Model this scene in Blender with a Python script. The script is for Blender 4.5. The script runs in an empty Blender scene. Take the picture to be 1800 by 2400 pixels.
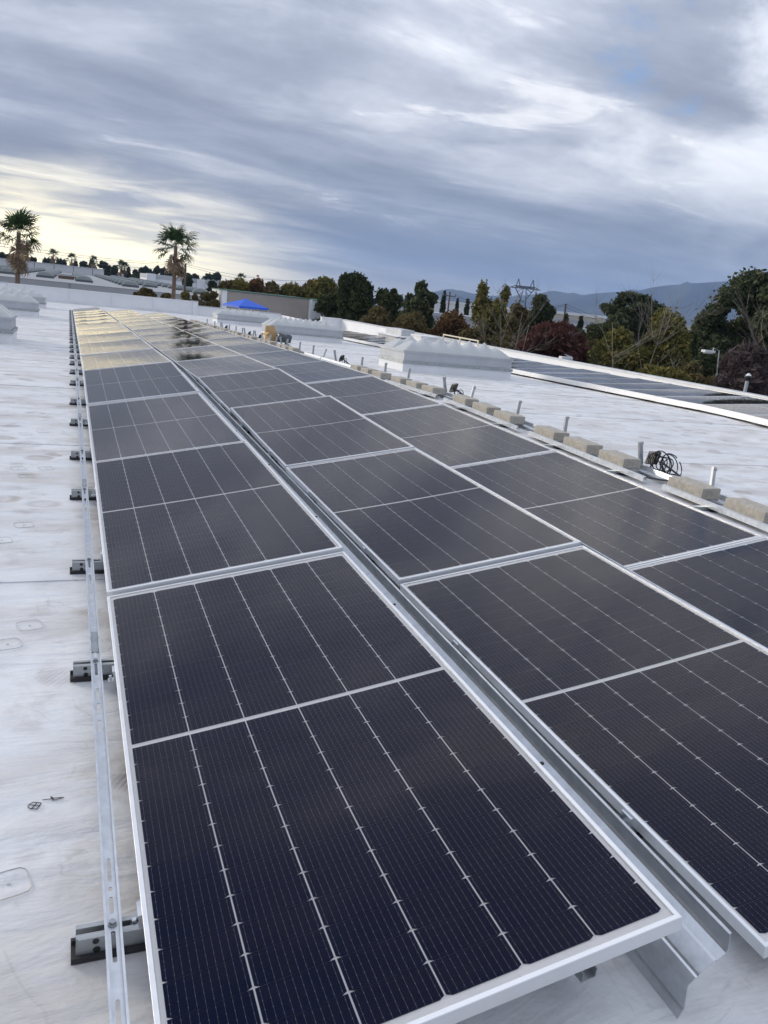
import bpy, math, random
import numpy as np
from mathutils import Matrix, Vector

# ------------------------------------------------------------------ camera, world, sun, exposure
scene = bpy.context.scene
col = scene.collection
F = 1834.44                                   # focal length in photo pixels (1800 x 2400)
CAM = np.array([-0.1478, -3.2647, 1.2973])
CR = np.array([0.92768914, -0.35852876, 0.10416328])
CU = np.array([-0.00022692, 0.2784522, 0.96045006])
CD = np.array([0.37335346, 0.89102273, -0.25823572])
cd = bpy.data.cameras.new('camera')
cam = bpy.data.objects.new('camera', cd); col.objects.link(cam)
cd.sensor_fit = 'VERTICAL'; cd.sensor_height = 36.0; cd.lens = 36.0 * F / 2400.0
cd.clip_start = 0.05; cd.clip_end = 60000
m = Matrix.Identity(4)
for i in range(3):
    m[i][0] = CR[i]; m[i][1] = CU[i]; m[i][2] = -CD[i]; m[i][3] = CAM[i]
cam.matrix_world = m
scene.camera = cam
scene.render.resolution_x = 768; scene.render.resolution_y = 1024
scene.view_settings.view_transform = 'Standard'; scene.view_settings.look = 'None'
scene.view_settings.gamma = 1.0; scene.view_settings.use_curve_mapping = False
scene.view_settings.exposure = 0.40
cy = scene.cycles
cy.max_bounces = 6; cy.diffuse_bounces = 3; cy.glossy_bounces = 3; cy.transmission_bounces = 3; cy.transparent_max_bounces = 8
cy.use_denoising = True; cy.denoising_prefilter = 'ACCURATE'
SUN_AZ = math.radians(-46)                    # from +Y towards +X
SUN_EL = math.radians(15)
SDIR = Vector((math.sin(SUN_AZ) * math.cos(SUN_EL), math.cos(SUN_AZ) * math.cos(SUN_EL), math.sin(SUN_EL)))
sl = bpy.data.lights.new('sun', 'SUN'); sl.energy = 2.1; sl.angle = math.radians(14); sl.color = (1.0, 0.90, 0.76)
so = bpy.data.objects.new('sun', sl); col.objects.link(so)
so.rotation_euler = SDIR.to_track_quat('Z', 'Y').to_euler()

world = bpy.data.worlds.new('World'); scene.world = world; world.use_nodes = True
try: world.cycles.sampling_method = 'MANUAL'; world.cycles.sample_map_resolution = 1024
except Exception: pass


class NT:
    """tiny node-graph writer"""
    def __init__(self, tree):
        self.t = tree; self.n = tree.nodes; self.l = tree.links
        self.n.clear()

    def new(self, typ, **kw):
        nd = self.n.new(typ)
        for k, v in kw.items(): setattr(nd, k, v)
        return nd

    def put(self, sock, v):
        if isinstance(v, bpy.types.NodeSocket): self.l.new(v, sock)
        elif v is not None: sock.default_value = v

    def math(self, op, a, b=None, c=None, clamp=False):
        nd = self.new('ShaderNodeMath', operation=op, use_clamp=clamp)
        for i, v in enumerate((a, b, c)):
            if v is not None: self.put(nd.inputs[i], v)
        return nd.outputs[0]

    def vmath(self, op, a, b=None, scale=None):
        nd = self.new('ShaderNodeVectorMath', operation=op)
        self.put(nd.inputs[0], a)
        if b is not None: self.put(nd.inputs[1], b)
        if scale is not None: self.put(nd.inputs['Scale'], scale)
        return nd.outputs['Value'] if op in ('DOT_PRODUCT', 'LENGTH') else nd.outputs[0]

    def mix(self, f, a, b, blend='MIX'):
        nd = self.new('ShaderNodeMix', data_type='RGBA', blend_type=blend)
        self.put(nd.inputs[0], f); self.put(nd.inputs[6], a); self.put(nd.inputs[7], b)
        return nd.outputs[2]

    def ramp(self, f, stops, interp='LINEAR'):
        nd = self.new('ShaderNodeValToRGB'); cr = nd.color_ramp; cr.interpolation = interp
        while len(cr.elements) < len(stops): cr.elements.new(0.5)
        for e, (p, c) in zip(cr.elements, stops):
            e.position = p; e.color = c if len(c) == 4 else (*c, 1)
        self.put(nd.inputs[0], f)
        return nd.outputs[0]

    def sstep(self, v, a, b):
        nd = self.new('ShaderNodeMapRange', interpolation_type='SMOOTHSTEP')
        self.put(nd.inputs[0], v); nd.inputs[1].default_value = a; nd.inputs[2].default_value = b
        return nd.outputs[0]

    def noise(self, vec, scale, detail=4, rough=0.55, dist=0.0):
        nd = self.new('ShaderNodeTexNoise')
        if vec is not None: self.put(nd.inputs['Vector'], vec)
        nd.inputs['Scale'].default_value = scale; nd.inputs['Detail'].default_value = detail
        nd.inputs['Roughness'].default_value = rough; nd.inputs['Distortion'].default_value = dist
        return nd.outputs[0]

    def scale(self, vec, s, loc=(0, 0, 0), rot=(0, 0, 0)):
        nd = self.new('ShaderNodeMapping')
        self.put(nd.inputs['Vector'], vec); nd.inputs['Scale'].default_value = s
        nd.inputs['Location'].default_value = loc; nd.inputs['Rotation'].default_value = rot
        return nd.outputs[0]


def build_sky():
    g = NT(world.node_tree)
    out = g.new('ShaderNodeOutputWorld'); bg = g.new('ShaderNodeBackground')
    sky = g.new('ShaderNodeTexSky', sky_type='NISHITA')
    sky.sun_disc = False; sky.sun_elevation = SUN_EL; sky.sun_rotation = SUN_AZ
    sky.air_density = 1.0; sky.dust_density = 1.6; sky.ozone_density = 1.4
    dirv = g.new('ShaderNodeTexCoord').outputs['Generated']
    sep = g.new('ShaderNodeSeparateXYZ'); g.put(sep.inputs[0], dirv)
    z = g.math('MAXIMUM', sep.outputs[2], 0.0)
    # a flat cloud deck seen in perspective, drawn out into long rolls
    den = g.math('ADD', z, 0.11)
    cmb = g.new('ShaderNodeCombineXYZ'); g.put(cmb.inputs[0], g.math('DIVIDE', sep.outputs[0], den)); g.put(cmb.inputs[1], g.math('DIVIDE', sep.outputs[1], den))
    P = cmb.outputs[0]
    def deck(rot, sx, sy, loc, sc, det, rough, dist):
        r0 = g.new('ShaderNodeMapping', vector_type='POINT'); g.put(r0.inputs['Vector'], P); r0.inputs['Rotation'].default_value = (0, 0, math.radians(rot))
        return g.noise(g.scale(r0.outputs[0], (sx, sy, 1), loc=loc), sc, det, rough, dist)
    roll = deck(-6, 0.42, 1.00, (2.3, 5.1, 0), 1.0, 7, 0.52, 0.5)
    wisp = deck(4, 0.95, 1.6, (8.7, 1.2, 0), 1.2, 9, 0.60, 0.8)
    fine = deck(0, 2.2, 3.6, (1.7, 3.3, 0), 1.6, 8, 0.62, 0.6)
    heap = g.noise(g.scale(dirv, (1, 1, 1.9), loc=(0.35, 0.1, 0.62)), 3.1, 10, 0.58, 0.25)
    shade = g.math('ADD', g.math('MULTIPLY', roll, 0.50), g.math('ADD', g.math('MULTIPLY', wisp, 0.20), g.math('ADD', g.math('MULTIPLY', fine, 0.07), g.math('MULTIPLY', heap, 0.30))))
    t = g.sstep(shade, 0.40, 0.70)
    cloud = g.ramp(t, [(0.0, (0.190, 0.215, 0.275)), (0.35, (0.275, 0.303, 0.370)), (0.62, (0.385, 0.410, 0.475)), (0.85, (0.515, 0.535, 0.585)), (1.0, (0.650, 0.662, 0.695))])
    # bright torn edges where the rolls thin out
    rim = g.math('MULTIPLY', g.sstep(wisp, 0.565, 0.66), g.sstep(g.math('ADD', roll, g.math('MULTIPLY', fine, 0.25)), 0.60, 0.74))
    cloud = g.mix(g.math('MULTIPLY', rim, 0.55), cloud, (0.72, 0.72, 0.73, 1))
    # the deck breaks up into sunlit heaps on the side opposite the low sun, higher up
    brk = g.sstep(g.vmath('DOT_PRODUCT', dirv, BREAK), 0.925, 0.990)
    lit = g.sstep(heap, 0.50, 0.68)
    cloud = g.mix(g.math('MULTIPLY', brk, g.math('MULTIPLY', lit, 0.7)), cloud, (0.66, 0.69, 0.74, 1))
    # an overcast deck grows brighter towards the zenith
    zen = g.math('ADD', 1.02, g.math('MULTIPLY', z, 1.15))
    cloud = g.vmath('SCALE', cloud, scale=zen)
    hor = g.vmath('NORMALIZE', g.vmath('MULTIPLY', dirv, (1, 1, 0)))
    away = g.vmath('DOT_PRODUCT', hor, (math.sin(math.radians(55)), math.cos(math.radians(55)), 0))
    slate = g.math('MULTIPLY', g.sstep(away, 0.58, 1.0), g.math('SUBTRACT', 1.0, g.sstep(z, 0.02, 0.20)))
    cloud = g.mix(g.math('MULTIPLY', slate, 0.75), cloud, (0.150, 0.205, 0.310, 1))
    # pale strip of clear air just above the horizon
    strip = g.math('MULTIPLY', g.math('SUBTRACT', 1.0, g.sstep(z, 0.006, 0.050)), g.math('SUBTRACT', 1.0, g.sstep(away, 0.90, 0.985)))
    cloud = g.mix(g.math('MULTIPLY', strip, 0.55), cloud, (0.60, 0.565, 0.52, 1))
    # glow of the low sun behind the deck
    sd = g.vmath('DOT_PRODUCT', hor, (math.sin(GLOW_AZ), math.cos(GLOW_AZ), 0))
    low = g.math('SUBTRACT', 1.0, g.sstep(z, 0.02, 0.15))
    glow = g.math('MULTIPLY', g.sstep(sd, 0.74, 0.985), low)
    thin = g.sstep(g.math('ADD', g.math('MULTIPLY', wisp, 0.5), g.math('MULTIPLY', roll, 0.5)), 0.40, 0.60)
    glow = g.math('MULTIPLY', glow, g.math('ADD', 0.12, g.math('MULTIPLY', thin, 0.75)))
    glow = g.math('ADD', glow, g.math('MULTIPLY', g.math('MULTIPLY', g.sstep(sd, 0.77, 0.985), 0.65), g.math('SUBTRACT', 1.0, g.sstep(z, 0.02, 0.09))), clamp=True)
    cloud = g.mix(glow, cloud, (2.1, 1.82, 1.10, 1))
    # openings through which the clear sky shows
    gap = g.math('MULTIPLY', g.math('MULTIPLY', g.math('SUBTRACT', 1.0, g.sstep(heap, 0.33, 0.43)), brk), g.sstep(z, 0.15, 0.30))
    clear = g.mix(0.6, g.vmath('SCALE', sky.outputs[0], scale=0.1), (0.20, 0.42, 0.86, 1))
    res = g.mix(gap, cloud, clear)
    res = g.vmath('SCALE', res, scale=10.0)
    g.put(bg.inputs[0], res); bg.inputs[1].default_value = 0.1
    g.l.new(bg.outputs[0], out.inputs[0])


_b = CD + (1800 - 900) / F * CR - (20 - 1200) / F * CU
BREAK = tuple(_b / np.linalg.norm(_b))
GLOW_AZ = math.radians(-22)
build_sky()

# ------------------------------------------------------------------ geometry of the place
A1 = math.radians(1.12)                       # roof rises this much to its ridge, then falls
S1 = math.tan(A1); YR = 6.86; S2 = 0.0196
R0 = -0.105


def roof(y):
    return R0 + y * S1 if y < YR else R0 + YR * S1 - (y - YR) * S2


GROUND = -8.5


def ray(px, py): return CD + (px - 900) / F * CR - (py - 1200) / F * CU


def at(px, py, D):
    """point on the ray of a photo pixel at horizontal distance D"""
    v = ray(px, py); return CAM + v * (D / math.hypot(v[0], v[1]))


def ony(px, py, y):
    v = ray(px, py); return CAM + v * ((y - CAM[1]) / v[1])


def onx(px, py, x):
    v = ray(px, py); return CAM + v * ((x - CAM[0]) / v[0])


def onroof(px, py, h=0.0):
    v = ray(px, py); lo, hi = 0.2, 0.2
    f = lambda t: (CAM + t * v)[2] - roof((CAM + t * v)[1]) - h
    while hi < 300 and f(hi) > 0: lo, hi = hi, hi * 1.02
    for _ in range(40):
        mid = (lo + hi) / 2
        if f(mid) > 0: lo = mid
        else: hi = mid
    return CAM + lo * v


ORD = ['first', 'second', 'third', 'fourth', 'fifth', 'sixth', 'seventh', 'eighth', 'ninth', 'tenth', 'eleventh', 'twelfth',
       'thirteenth', 'fourteenth', 'fifteenth', 'sixteenth', 'seventeenth', 'eighteenth', 'nineteenth', 'twentieth']
ORD += ['twenty-' + o for o in ORD[:9]] + ['thirtieth'] + ['thirty-' + o for o in ORD[:9]] + ['fortieth'] + ['forty-' + o for o in ORD[:9]]


# ------------------------------------------------------------------ mesh helpers
class MB:
    def __init__(self): self.v = []; self.f = []; self.m = []

    def add(self, vs, fs, mi=0):
        o = len(self.v); self.v.extend([tuple(map(float, p)) for p in vs])
        for f in fs: self.f.append(tuple(i + o for i in f)); self.m.append(mi)
        return self

    def box(self, x0, x1, y0, y1, z0, z1, mi=0):
        vs = [(x0, y0, z0), (x1, y0, z0), (x1, y1, z0), (x0, y1, z0), (x0, y0, z1), (x1, y0, z1), (x1, y1, z1), (x0, y1, z1)]
        return self.add(vs, [(0, 3, 2, 1), (4, 5, 6, 7), (0, 1, 5, 4), (1, 2, 6, 5), (2, 3, 7, 6), (3, 0, 4, 7)], mi)

    def bar(self, a, b, w, h=None, mi=0):
        """box-section bar from a to b"""
        a = np.array(a, float); b = np.array(b, float); h = h or w
        d = b - a; d = d / np.linalg.norm(d)
        up = np.array([0, 0, 1.0]) if abs(d[2]) < 0.9 else np.array([1.0, 0, 0])
        s = np.cross(d, up); s /= np.linalg.norm(s); t = np.cross(s, d)
        vs = []
        for p in (a, b):
            for i, j in ((-1, -1), (1, -1), (1, 1), (-1, 1)): vs.append(p + s * i * w / 2 + t * j * h / 2)
        return self.add(vs, [(0, 1, 2, 3), (7, 6, 5, 4), (0, 4, 5, 1), (1, 5, 6, 2), (2, 6, 7, 3), (3, 7, 4, 0)], mi)

    def tube(self, pts, rad, n=8, mi=0, cap=True):
        pts = [np.array(p, float) for p in pts]
        if not hasattr(rad, '__len__'): rad = [rad] * len(pts)
        vs = []; fs = []
        d0 = pts[1] - pts[0]; ref = np.array([0, 0, 1.0]) if abs(d0[2]) < 0.9 * np.linalg.norm(d0) else np.array([1.0, 0, 0])
        for i, p in enumerate(pts):
            d = pts[min(i + 1, len(pts) - 1)] - pts[max(i - 1, 0)]
            ln = np.linalg.norm(d); d = d / (ln if ln > 1e-9 else 1)
            s = np.cross(d, ref); ln = np.linalg.norm(s)
            if ln < 1e-6: s = np.array([1.0, 0, 0]); ln = 1
            s /= ln; t = np.cross(s, d)
            for k in range(n):
                a = 2 * math.pi * k / n; vs.append(p + (s * math.cos(a) + t * math.sin(a)) * rad[i])
        for i in range(len(pts) - 1):
            for k in range(n): fs.append((i * n + k, i * n + (k + 1) % n, (i + 1) * n + (k + 1) % n, (i + 1) * n + k))
        if cap: fs.append(tuple(range(n))[::-1]); fs.append(tuple((len(pts) - 1) * n + k for k in range(n)))
        return self.add(vs, fs, mi)

    def extrude_y(self, prof, y0, y1, thick=0.0, mi=0):
        """open profile (x,z) swept along Y; given a thickness when asked"""
        n = len(prof)
        if thick:
            nb = []
            for i in range(n):
                a = np.array(prof[max(i - 1, 0)]); b = np.array(prof[min(i + 1, n - 1)])
                d = b - a; d = d / np.linalg.norm(d); nb.append((prof[i][0] - d[1] * thick, prof[i][1] + d[0] * thick))
            loop = list(prof) + nb[::-1]; k = len(loop)
            vs = [(p[0], y0, p[1]) for p in loop] + [(p[0], y1, p[1]) for p in loop]
            fs = [(i, (i + 1) % k, (i + 1) % k + k, i + k) for i in range(k)]
            for i in range(n - 1):
                fs.append((i, i + 1, k - 2 - i, k - 1 - i)); fs.append((i + k, k - 1 - i + k, k - 2 - i + k, i + 1 + k))
            return self.add(vs, fs, mi)
        vs = [(p[0], y0, p[1]) for p in prof] + [(p[0], y1, p[1]) for p in prof]
        return self.add(vs, [(i, i + 1, i + 1 + n, i + n) for i in range(n - 1)], mi)

    def mesh(self, name, mats, smooth=False):
        me = bpy.data.meshes.new(name); me.from_pydata(self.v, [], self.f)
        mats = mats if isinstance(mats, (list, tuple)) else [mats]
        for mt in mats: me.materials.append(mt)
        if len(mats) > 1: me.polygons.foreach_set('material_index', self.m)
        if smooth: me.polygons.foreach_set('use_smooth', [True] * len(me.polygons))
        me.update(); return me

    def obj(self, name, mats, parent=None, smooth=False, mw=None):
        return link(name, self.mesh(name, mats, smooth), parent, mw)


def link(name, me, parent=None, mw=None):
    o = bpy.data.objects.new(name, me); col.objects.link(o)
    if parent is not None: o.parent = parent
    if mw is not None: o.matrix_local = mw
    return o


def tag(o, label, cat, group=None, kind=None):
    o['label'] = label
    if cat: o['category'] = cat
    if group: o['group'] = group
    if kind: o['kind'] = kind
    return o


def thing(name, label, cat, mw=None, group=None):
    o = bpy.data.objects.new(name, None); col.objects.link(o); o.empty_display_size = 0.1
    if mw is not None: o.matrix_world = mw
    return tag(o, label, cat, group)


def T(x, y, z): return Matrix.Translation((x, y, z))
def RX(a): return Matrix.Rotation(a, 4, 'X')
def RY(a): return Matrix.Rotation(a, 4, 'Y')
def RZ(a): return Matrix.Rotation(a, 4, 'Z')


def np_mesh(name, verts, quads, mats, midx=None, smooth=False):
    """fast mesh of quads"""
    me = bpy.data.meshes.new(name); nv = len(verts); nf = len(quads)
    me.vertices.add(nv); me.vertices.foreach_set('co', np.asarray(verts, np.float32).ravel())
    me.loops.add(nf * 4); me.loops.foreach_set('vertex_index', np.asarray(quads, np.int32).ravel())
    me.polygons.add(nf); me.polygons.foreach_set('loop_start', np.arange(0, nf * 4, 4, dtype=np.int32))
    me.polygons.foreach_set('loop_total', np.full(nf, 4, np.int32))
    for mt in (mats if isinstance(mats, (list, tuple)) else [mats]): me.materials.append(mt)
    if midx is not None: me.polygons.foreach_set('material_index', np.asarray(midx, np.int32))
    me.update(calc_edges=True); me.validate(); return me


# ------------------------------------------------------------------ materials
def pbr(name, color, rough=0.5, metal=0.0, var=0.0, vscale=5.0, bump=0.0, bscale=40.0, spec=0.5, stretch=(1, 1, 1), tint=None):
    mt = bpy.data.materials.new(name); mt.use_nodes = True; g = NT(mt.node_tree)
    out = g.new('ShaderNodeOutputMaterial'); b = g.new('ShaderNodeBsdfPrincipled')
    g.l.new(b.outputs[0], out.inputs[0])
    b.inputs['Roughness'].default_value = rough; b.inputs['Metallic'].default_value = metal
    b.inputs['Specular IOR Level'].default_value = spec
    c = (*color, 1)
    co = g.new('ShaderNodeTexCoord').outputs['Object']
    if var:
        n = g.noise(g.scale(co, stretch), vscale, 6, 0.6)
        lo = tuple(max(0, x * (1 - var)) for x in (tint or color)); hi = tuple(min(1, x * (1 + var)) for x in color)
        g.put(b.inputs['Base Color'], g.ramp(n, [(0.3, lo), (0.7, hi)]))
        g.put(b.inputs['Roughness'], g.math('ADD', rough - 0.08, g.math('MULTIPLY', n, 0.16)))
    else: b.inputs['Base Color'].default_value = c
    if bump:
        bp = g.new('ShaderNodeBump'); bp.inputs['Strength'].default_value = bump; bp.inputs['Distance'].default_value = 0.01
        g.put(bp.inputs['Height'], g.noise(co, bscale, 5, 0.6)); g.l.new(bp.outputs[0], b.inputs['Normal'])
    return mt


def mat_membrane():
    mt = bpy.data.materials.new('white_roof_membrane'); mt.use_nodes = True; g = NT(mt.node_tree)
    out = g.new('ShaderNodeOutputMaterial'); b = g.new('ShaderNodeBsdfPrincipled'); g.l.new(b.outputs[0], out.inputs[0])
    co = g.new('ShaderNodeTexCoord').outputs['Object']
    n1 = g.noise(co, 0.55, 6, 0.6); n2 = g.noise(g.scale(co, (0.9, 2.4, 1)), 1.3, 7, 0.58, 0.2)
    n3 = g.noise(co, 4.5, 8, 0.64, 0.4); n4 = g.noise(co, 60, 3, 0.6)
    # soft boot-shaped smudges: warped cells, only some of them dirty
    vo = g.new('ShaderNodeTexVoronoi', feature='F1'); g.put(vo.inputs['Vector'], g.vmath('ADD', g.scale(co, (3.3, 4.6, 1), rot=(0, 0, 0.5)), g.vmath('SCALE', g.vmath('SUBTRACT', g.new('ShaderNodeTexNoise').outputs[1], (0.5, 0.5, 0.5)), scale=0.8)))
    vo.inputs['Scale'].default_value = 1.0
    sepc = g.new('ShaderNodeSeparateColor'); g.put(sepc.inputs[0], vo.outputs['Color'])
    print_ = g.math('MULTIPLY', g.math('SUBTRACT', 1.0, g.sstep(vo.outputs['Distance'], 0.20, 0.42)), g.sstep(sepc.outputs[0], 0.50, 0.72))
    ring = g.math('MULTIPLY', print_, g.sstep(vo.outputs['Distance'], 0.12, 0.34))
    tread = g.new('ShaderNodeTexWave', wave_type='BANDS'); g.put(tread.inputs['Vector'], g.scale(co, (1, 1, 1), rot=(0, 0, 0.6)))
    tread.inputs['Scale'].default_value = 18; tread.inputs['Distortion'].default_value = 3
    grime = g.math('MULTIPLY', g.math('ADD', g.math('MULTIPLY', print_, 0.45), g.math('MULTIPLY', ring, 0.65)), g.math('ADD', 0.35, g.math('MULTIPLY', tread.outputs[1], 0.5)))
    base = g.ramp(n1, [(0.30, (0.62, 0.635, 0.65)), (0.70, (0.73, 0.735, 0.74))])
    base = g.mix(g.math('MULTIPLY', g.sstep(n2, 0.42, 0.66), 0.72), base, (0.50, 0.475, 0.45, 1))
    base = g.mix(g.math('MULTIPLY', g.sstep(n3, 0.48, 0.74), 0.45), base, (0.40, 0.37, 0.345, 1))
    base = g.mix(g.math('MULTIPLY', g.math('MULTIPLY', grime, 1.5), g.sstep(n3, 0.25, 0.60), clamp=True), base, (0.33, 0.285, 0.26, 1))
    base = g.mix(g.math('MULTIPLY', g.sstep(n4, 0.62, 0.75), 0.12), base, (0.30, 0.28, 0.26, 1))
    # thin scuffs and creases
    for (sc_, lo_, seed_, am) in (((1.1, 2.6, 1), .010, 3.0, .28), ((2.3, 1.6, 1), .008, 9.0, .22)):
        nn = g.noise(g.scale(co, sc_, loc=(seed_, seed_ * .7, 0)), 1.4, 3, 0.5, 0.5)
        ln = g.math('SUBTRACT', 1.0, g.sstep(g.math('ABSOLUTE', g.math('SUBTRACT', nn, 0.5)), lo_ * .3, lo_))
        base = g.mix(g.math('MULTIPLY', g.math('MULTIPLY', ln, am), g.sstep(n3, 0.42, 0.62)), base, (0.34, 0.32, 0.30, 1))
    g.put(b.inputs['Base Color'], base)
    g.put(b.inputs['Roughness'], g.math('ADD', 0.42, g.math('MULTIPLY', n3, 0.25)))
    b.inputs['Specular IOR Level'].default_value = 0.35
    wr = g.noise(g.scale(co, (0.8, 3.0, 1)), 1.5, 5, 0.55, 0.5)
    hgt = g.math('ADD', g.math('MULTIPLY', wr, 1.0), g.math('ADD', g.math('MULTIPLY', n3, 0.18), g.math('ADD', g.math('MULTIPLY', n4, 0.02), g.math('MULTIPLY', print_, -0.12))))
    bp = g.new('ShaderNodeBump'); bp.inputs['Strength'].default_value = 0.8; bp.inputs['Distance'].default_value = 0.04
    g.put(bp.inputs['Height'], hgt); g.l.new(bp.outputs[0], b.inputs['Normal'])
    return mt


def mat_cell():
    mt = bpy.data.materials.new('silicon_cell'); mt.use_nodes = True; g = NT(mt.node_tree)
    out = g.new('ShaderNodeOutputMaterial'); b = g.new('ShaderNodeBsdfPrincipled'); g.l.new(b.outputs[0], out.inputs[0])
    uv = g.new('ShaderNodeTexCoord').outputs['UV']
    sp = g.new('ShaderNodeSeparateXYZ'); g.put(sp.inputs[0], uv)
    f = g.math('FRACT', g.math('MULTIPLY', sp.outputs[0], 10.0))
    dst = g.math('ABSOLUTE', g.math('SUBTRACT', f, 0.5))
    line = g.math('SUBTRACT', 1.0, g.sstep(dst, 0.010, 0.022))
    # solder pads along each wire
    fv = g.math('FRACT', g.math('MULTIPLY', sp.outputs[1], 4.0))
    pad = g.math('MULTIPLY', g.math('SUBTRACT', 1.0, g.sstep(dst, 0.035, 0.06)), g.math('SUBTRACT', 1.0, g.sstep(g.math('ABSOLUTE', g.math('SUBTRACT', fv, 0.5)), 0.03, 0.06)))
    wire = g.math('MAXIMUM', g.math('MULTIPLY', line, 0.55), g.math('MULTIPLY', pad, 0.8))
    oi = g.new('ShaderNodeObjectInfo')
    n = g.noise(g.new('ShaderNodeTexCoord').outputs['Object'], 3.0, 3)
    base = g.mix(g.math('MULTIPLY', oi.outputs['Random'], 0.6), (0.0010, 0.0052, 0.036, 1), (0.0018, 0.0052, 0.028, 1))
    base = g.mix(g.math('MULTIPLY', n, 0.3), base, (0.0016, 0.012, 0.075, 1))
    g.put(b.inputs['Base Color'], g.mix(wire, base, (0.42, 0.42, 0.43, 1)))
    b.inputs['Roughness'].default_value = 0.5; b.inputs['Specular IOR Level'].default_value = 0.0
    return mt


def mat_glass():
    mt = bpy.data.materials.new('textured_solar_glass'); mt.use_nodes = True; g = NT(mt.node_tree)
    out = g.new('ShaderNodeOutputMaterial')
    tr = g.new('ShaderNodeBsdfTransparent'); gl = g.new('ShaderNodeBsdfGlossy')
    co = g.new('ShaderNodeTexCoord').outputs['Object']
    gl.inputs['Roughness'].default_value = 0.045; gl.inputs['Color'].default_value = (1.0, 0.945, 0.87, 1)
    n = g.noise(co, 1.3, 5, 0.6); dust = g.noise(co, 9.0, 7, 0.7)
    fr = g.new('ShaderNodeFresnel'); fr.inputs['IOR'].default_value = 1.66
    bp = g.new('ShaderNodeBump'); bp.inputs['Strength'].default_value = 0.05; bp.inputs['Distance'].default_value = 0.02
    g.put(bp.inputs['Height'], n); g.l.new(bp.outputs[0], gl.inputs['Normal'])
    df = g.new('ShaderNodeBsdfDiffuse'); df.inputs[0].default_value = (0.42, 0.40, 0.37, 1)
    mx = g.new('ShaderNodeMixShader'); g.put(mx.inputs[0], g.math('ADD', 0.004, g.math('MAXIMUM', 0.0, g.math('SUBTRACT', fr.outputs[0], 0.0615))))   # anti-reflection coat
    g.l.new(tr.outputs[0], mx.inputs[1]); g.l.new(gl.outputs[0], mx.inputs[2])
    m2 = g.new('ShaderNodeMixShader'); g.put(m2.inputs[0], g.math('MULTIPLY', g.sstep(dust, 0.45, 0.85), 0.014))
    g.l.new(mx.outputs[0], m2.inputs[1]); g.l.new(df.outputs[0], m2.inputs[2])
    g.l.new(m2.outputs[0], out.inputs[0])
    return mt


def mat_leaf(name, cols, trans=0.25):
    mt = bpy.data.materials.new(name); mt.use_nodes = True; g = NT(mt.node_tree)
    out = g.new('ShaderNodeOutputMaterial')
    geo = g.new('ShaderNodeNewGeometry'); co = g.new('ShaderNodeTexCoord').outputs['Object']
    r1 = g.math('ADD', g.math('MULTIPLY', geo.outputs['Random Per Island'], 0.75), g.math('MULTIPLY', g.noise(co, 0.7, 3), 0.35))
    k = len(cols); c = g.ramp(r1, [(0.08 + 0.9 * i / max(1, k - 1), cc) for i, cc in enumerate(cols)])
    d = g.new('ShaderNodeBsdfDiffuse'); t = g.new('ShaderNodeBsdfTranslucent'); g.put(d.inputs[0], c); g.put(t.inputs[0], c)
    mx = g.new('ShaderNodeMixShader'); mx.inputs[0].default_value = trans
    g.l.new(d.outputs[0], mx.inputs[1]); g.l.new(t.outputs[0], mx.inputs[2]); g.l.new(mx.outputs[0], out.inputs[0])
    return mt


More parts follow.
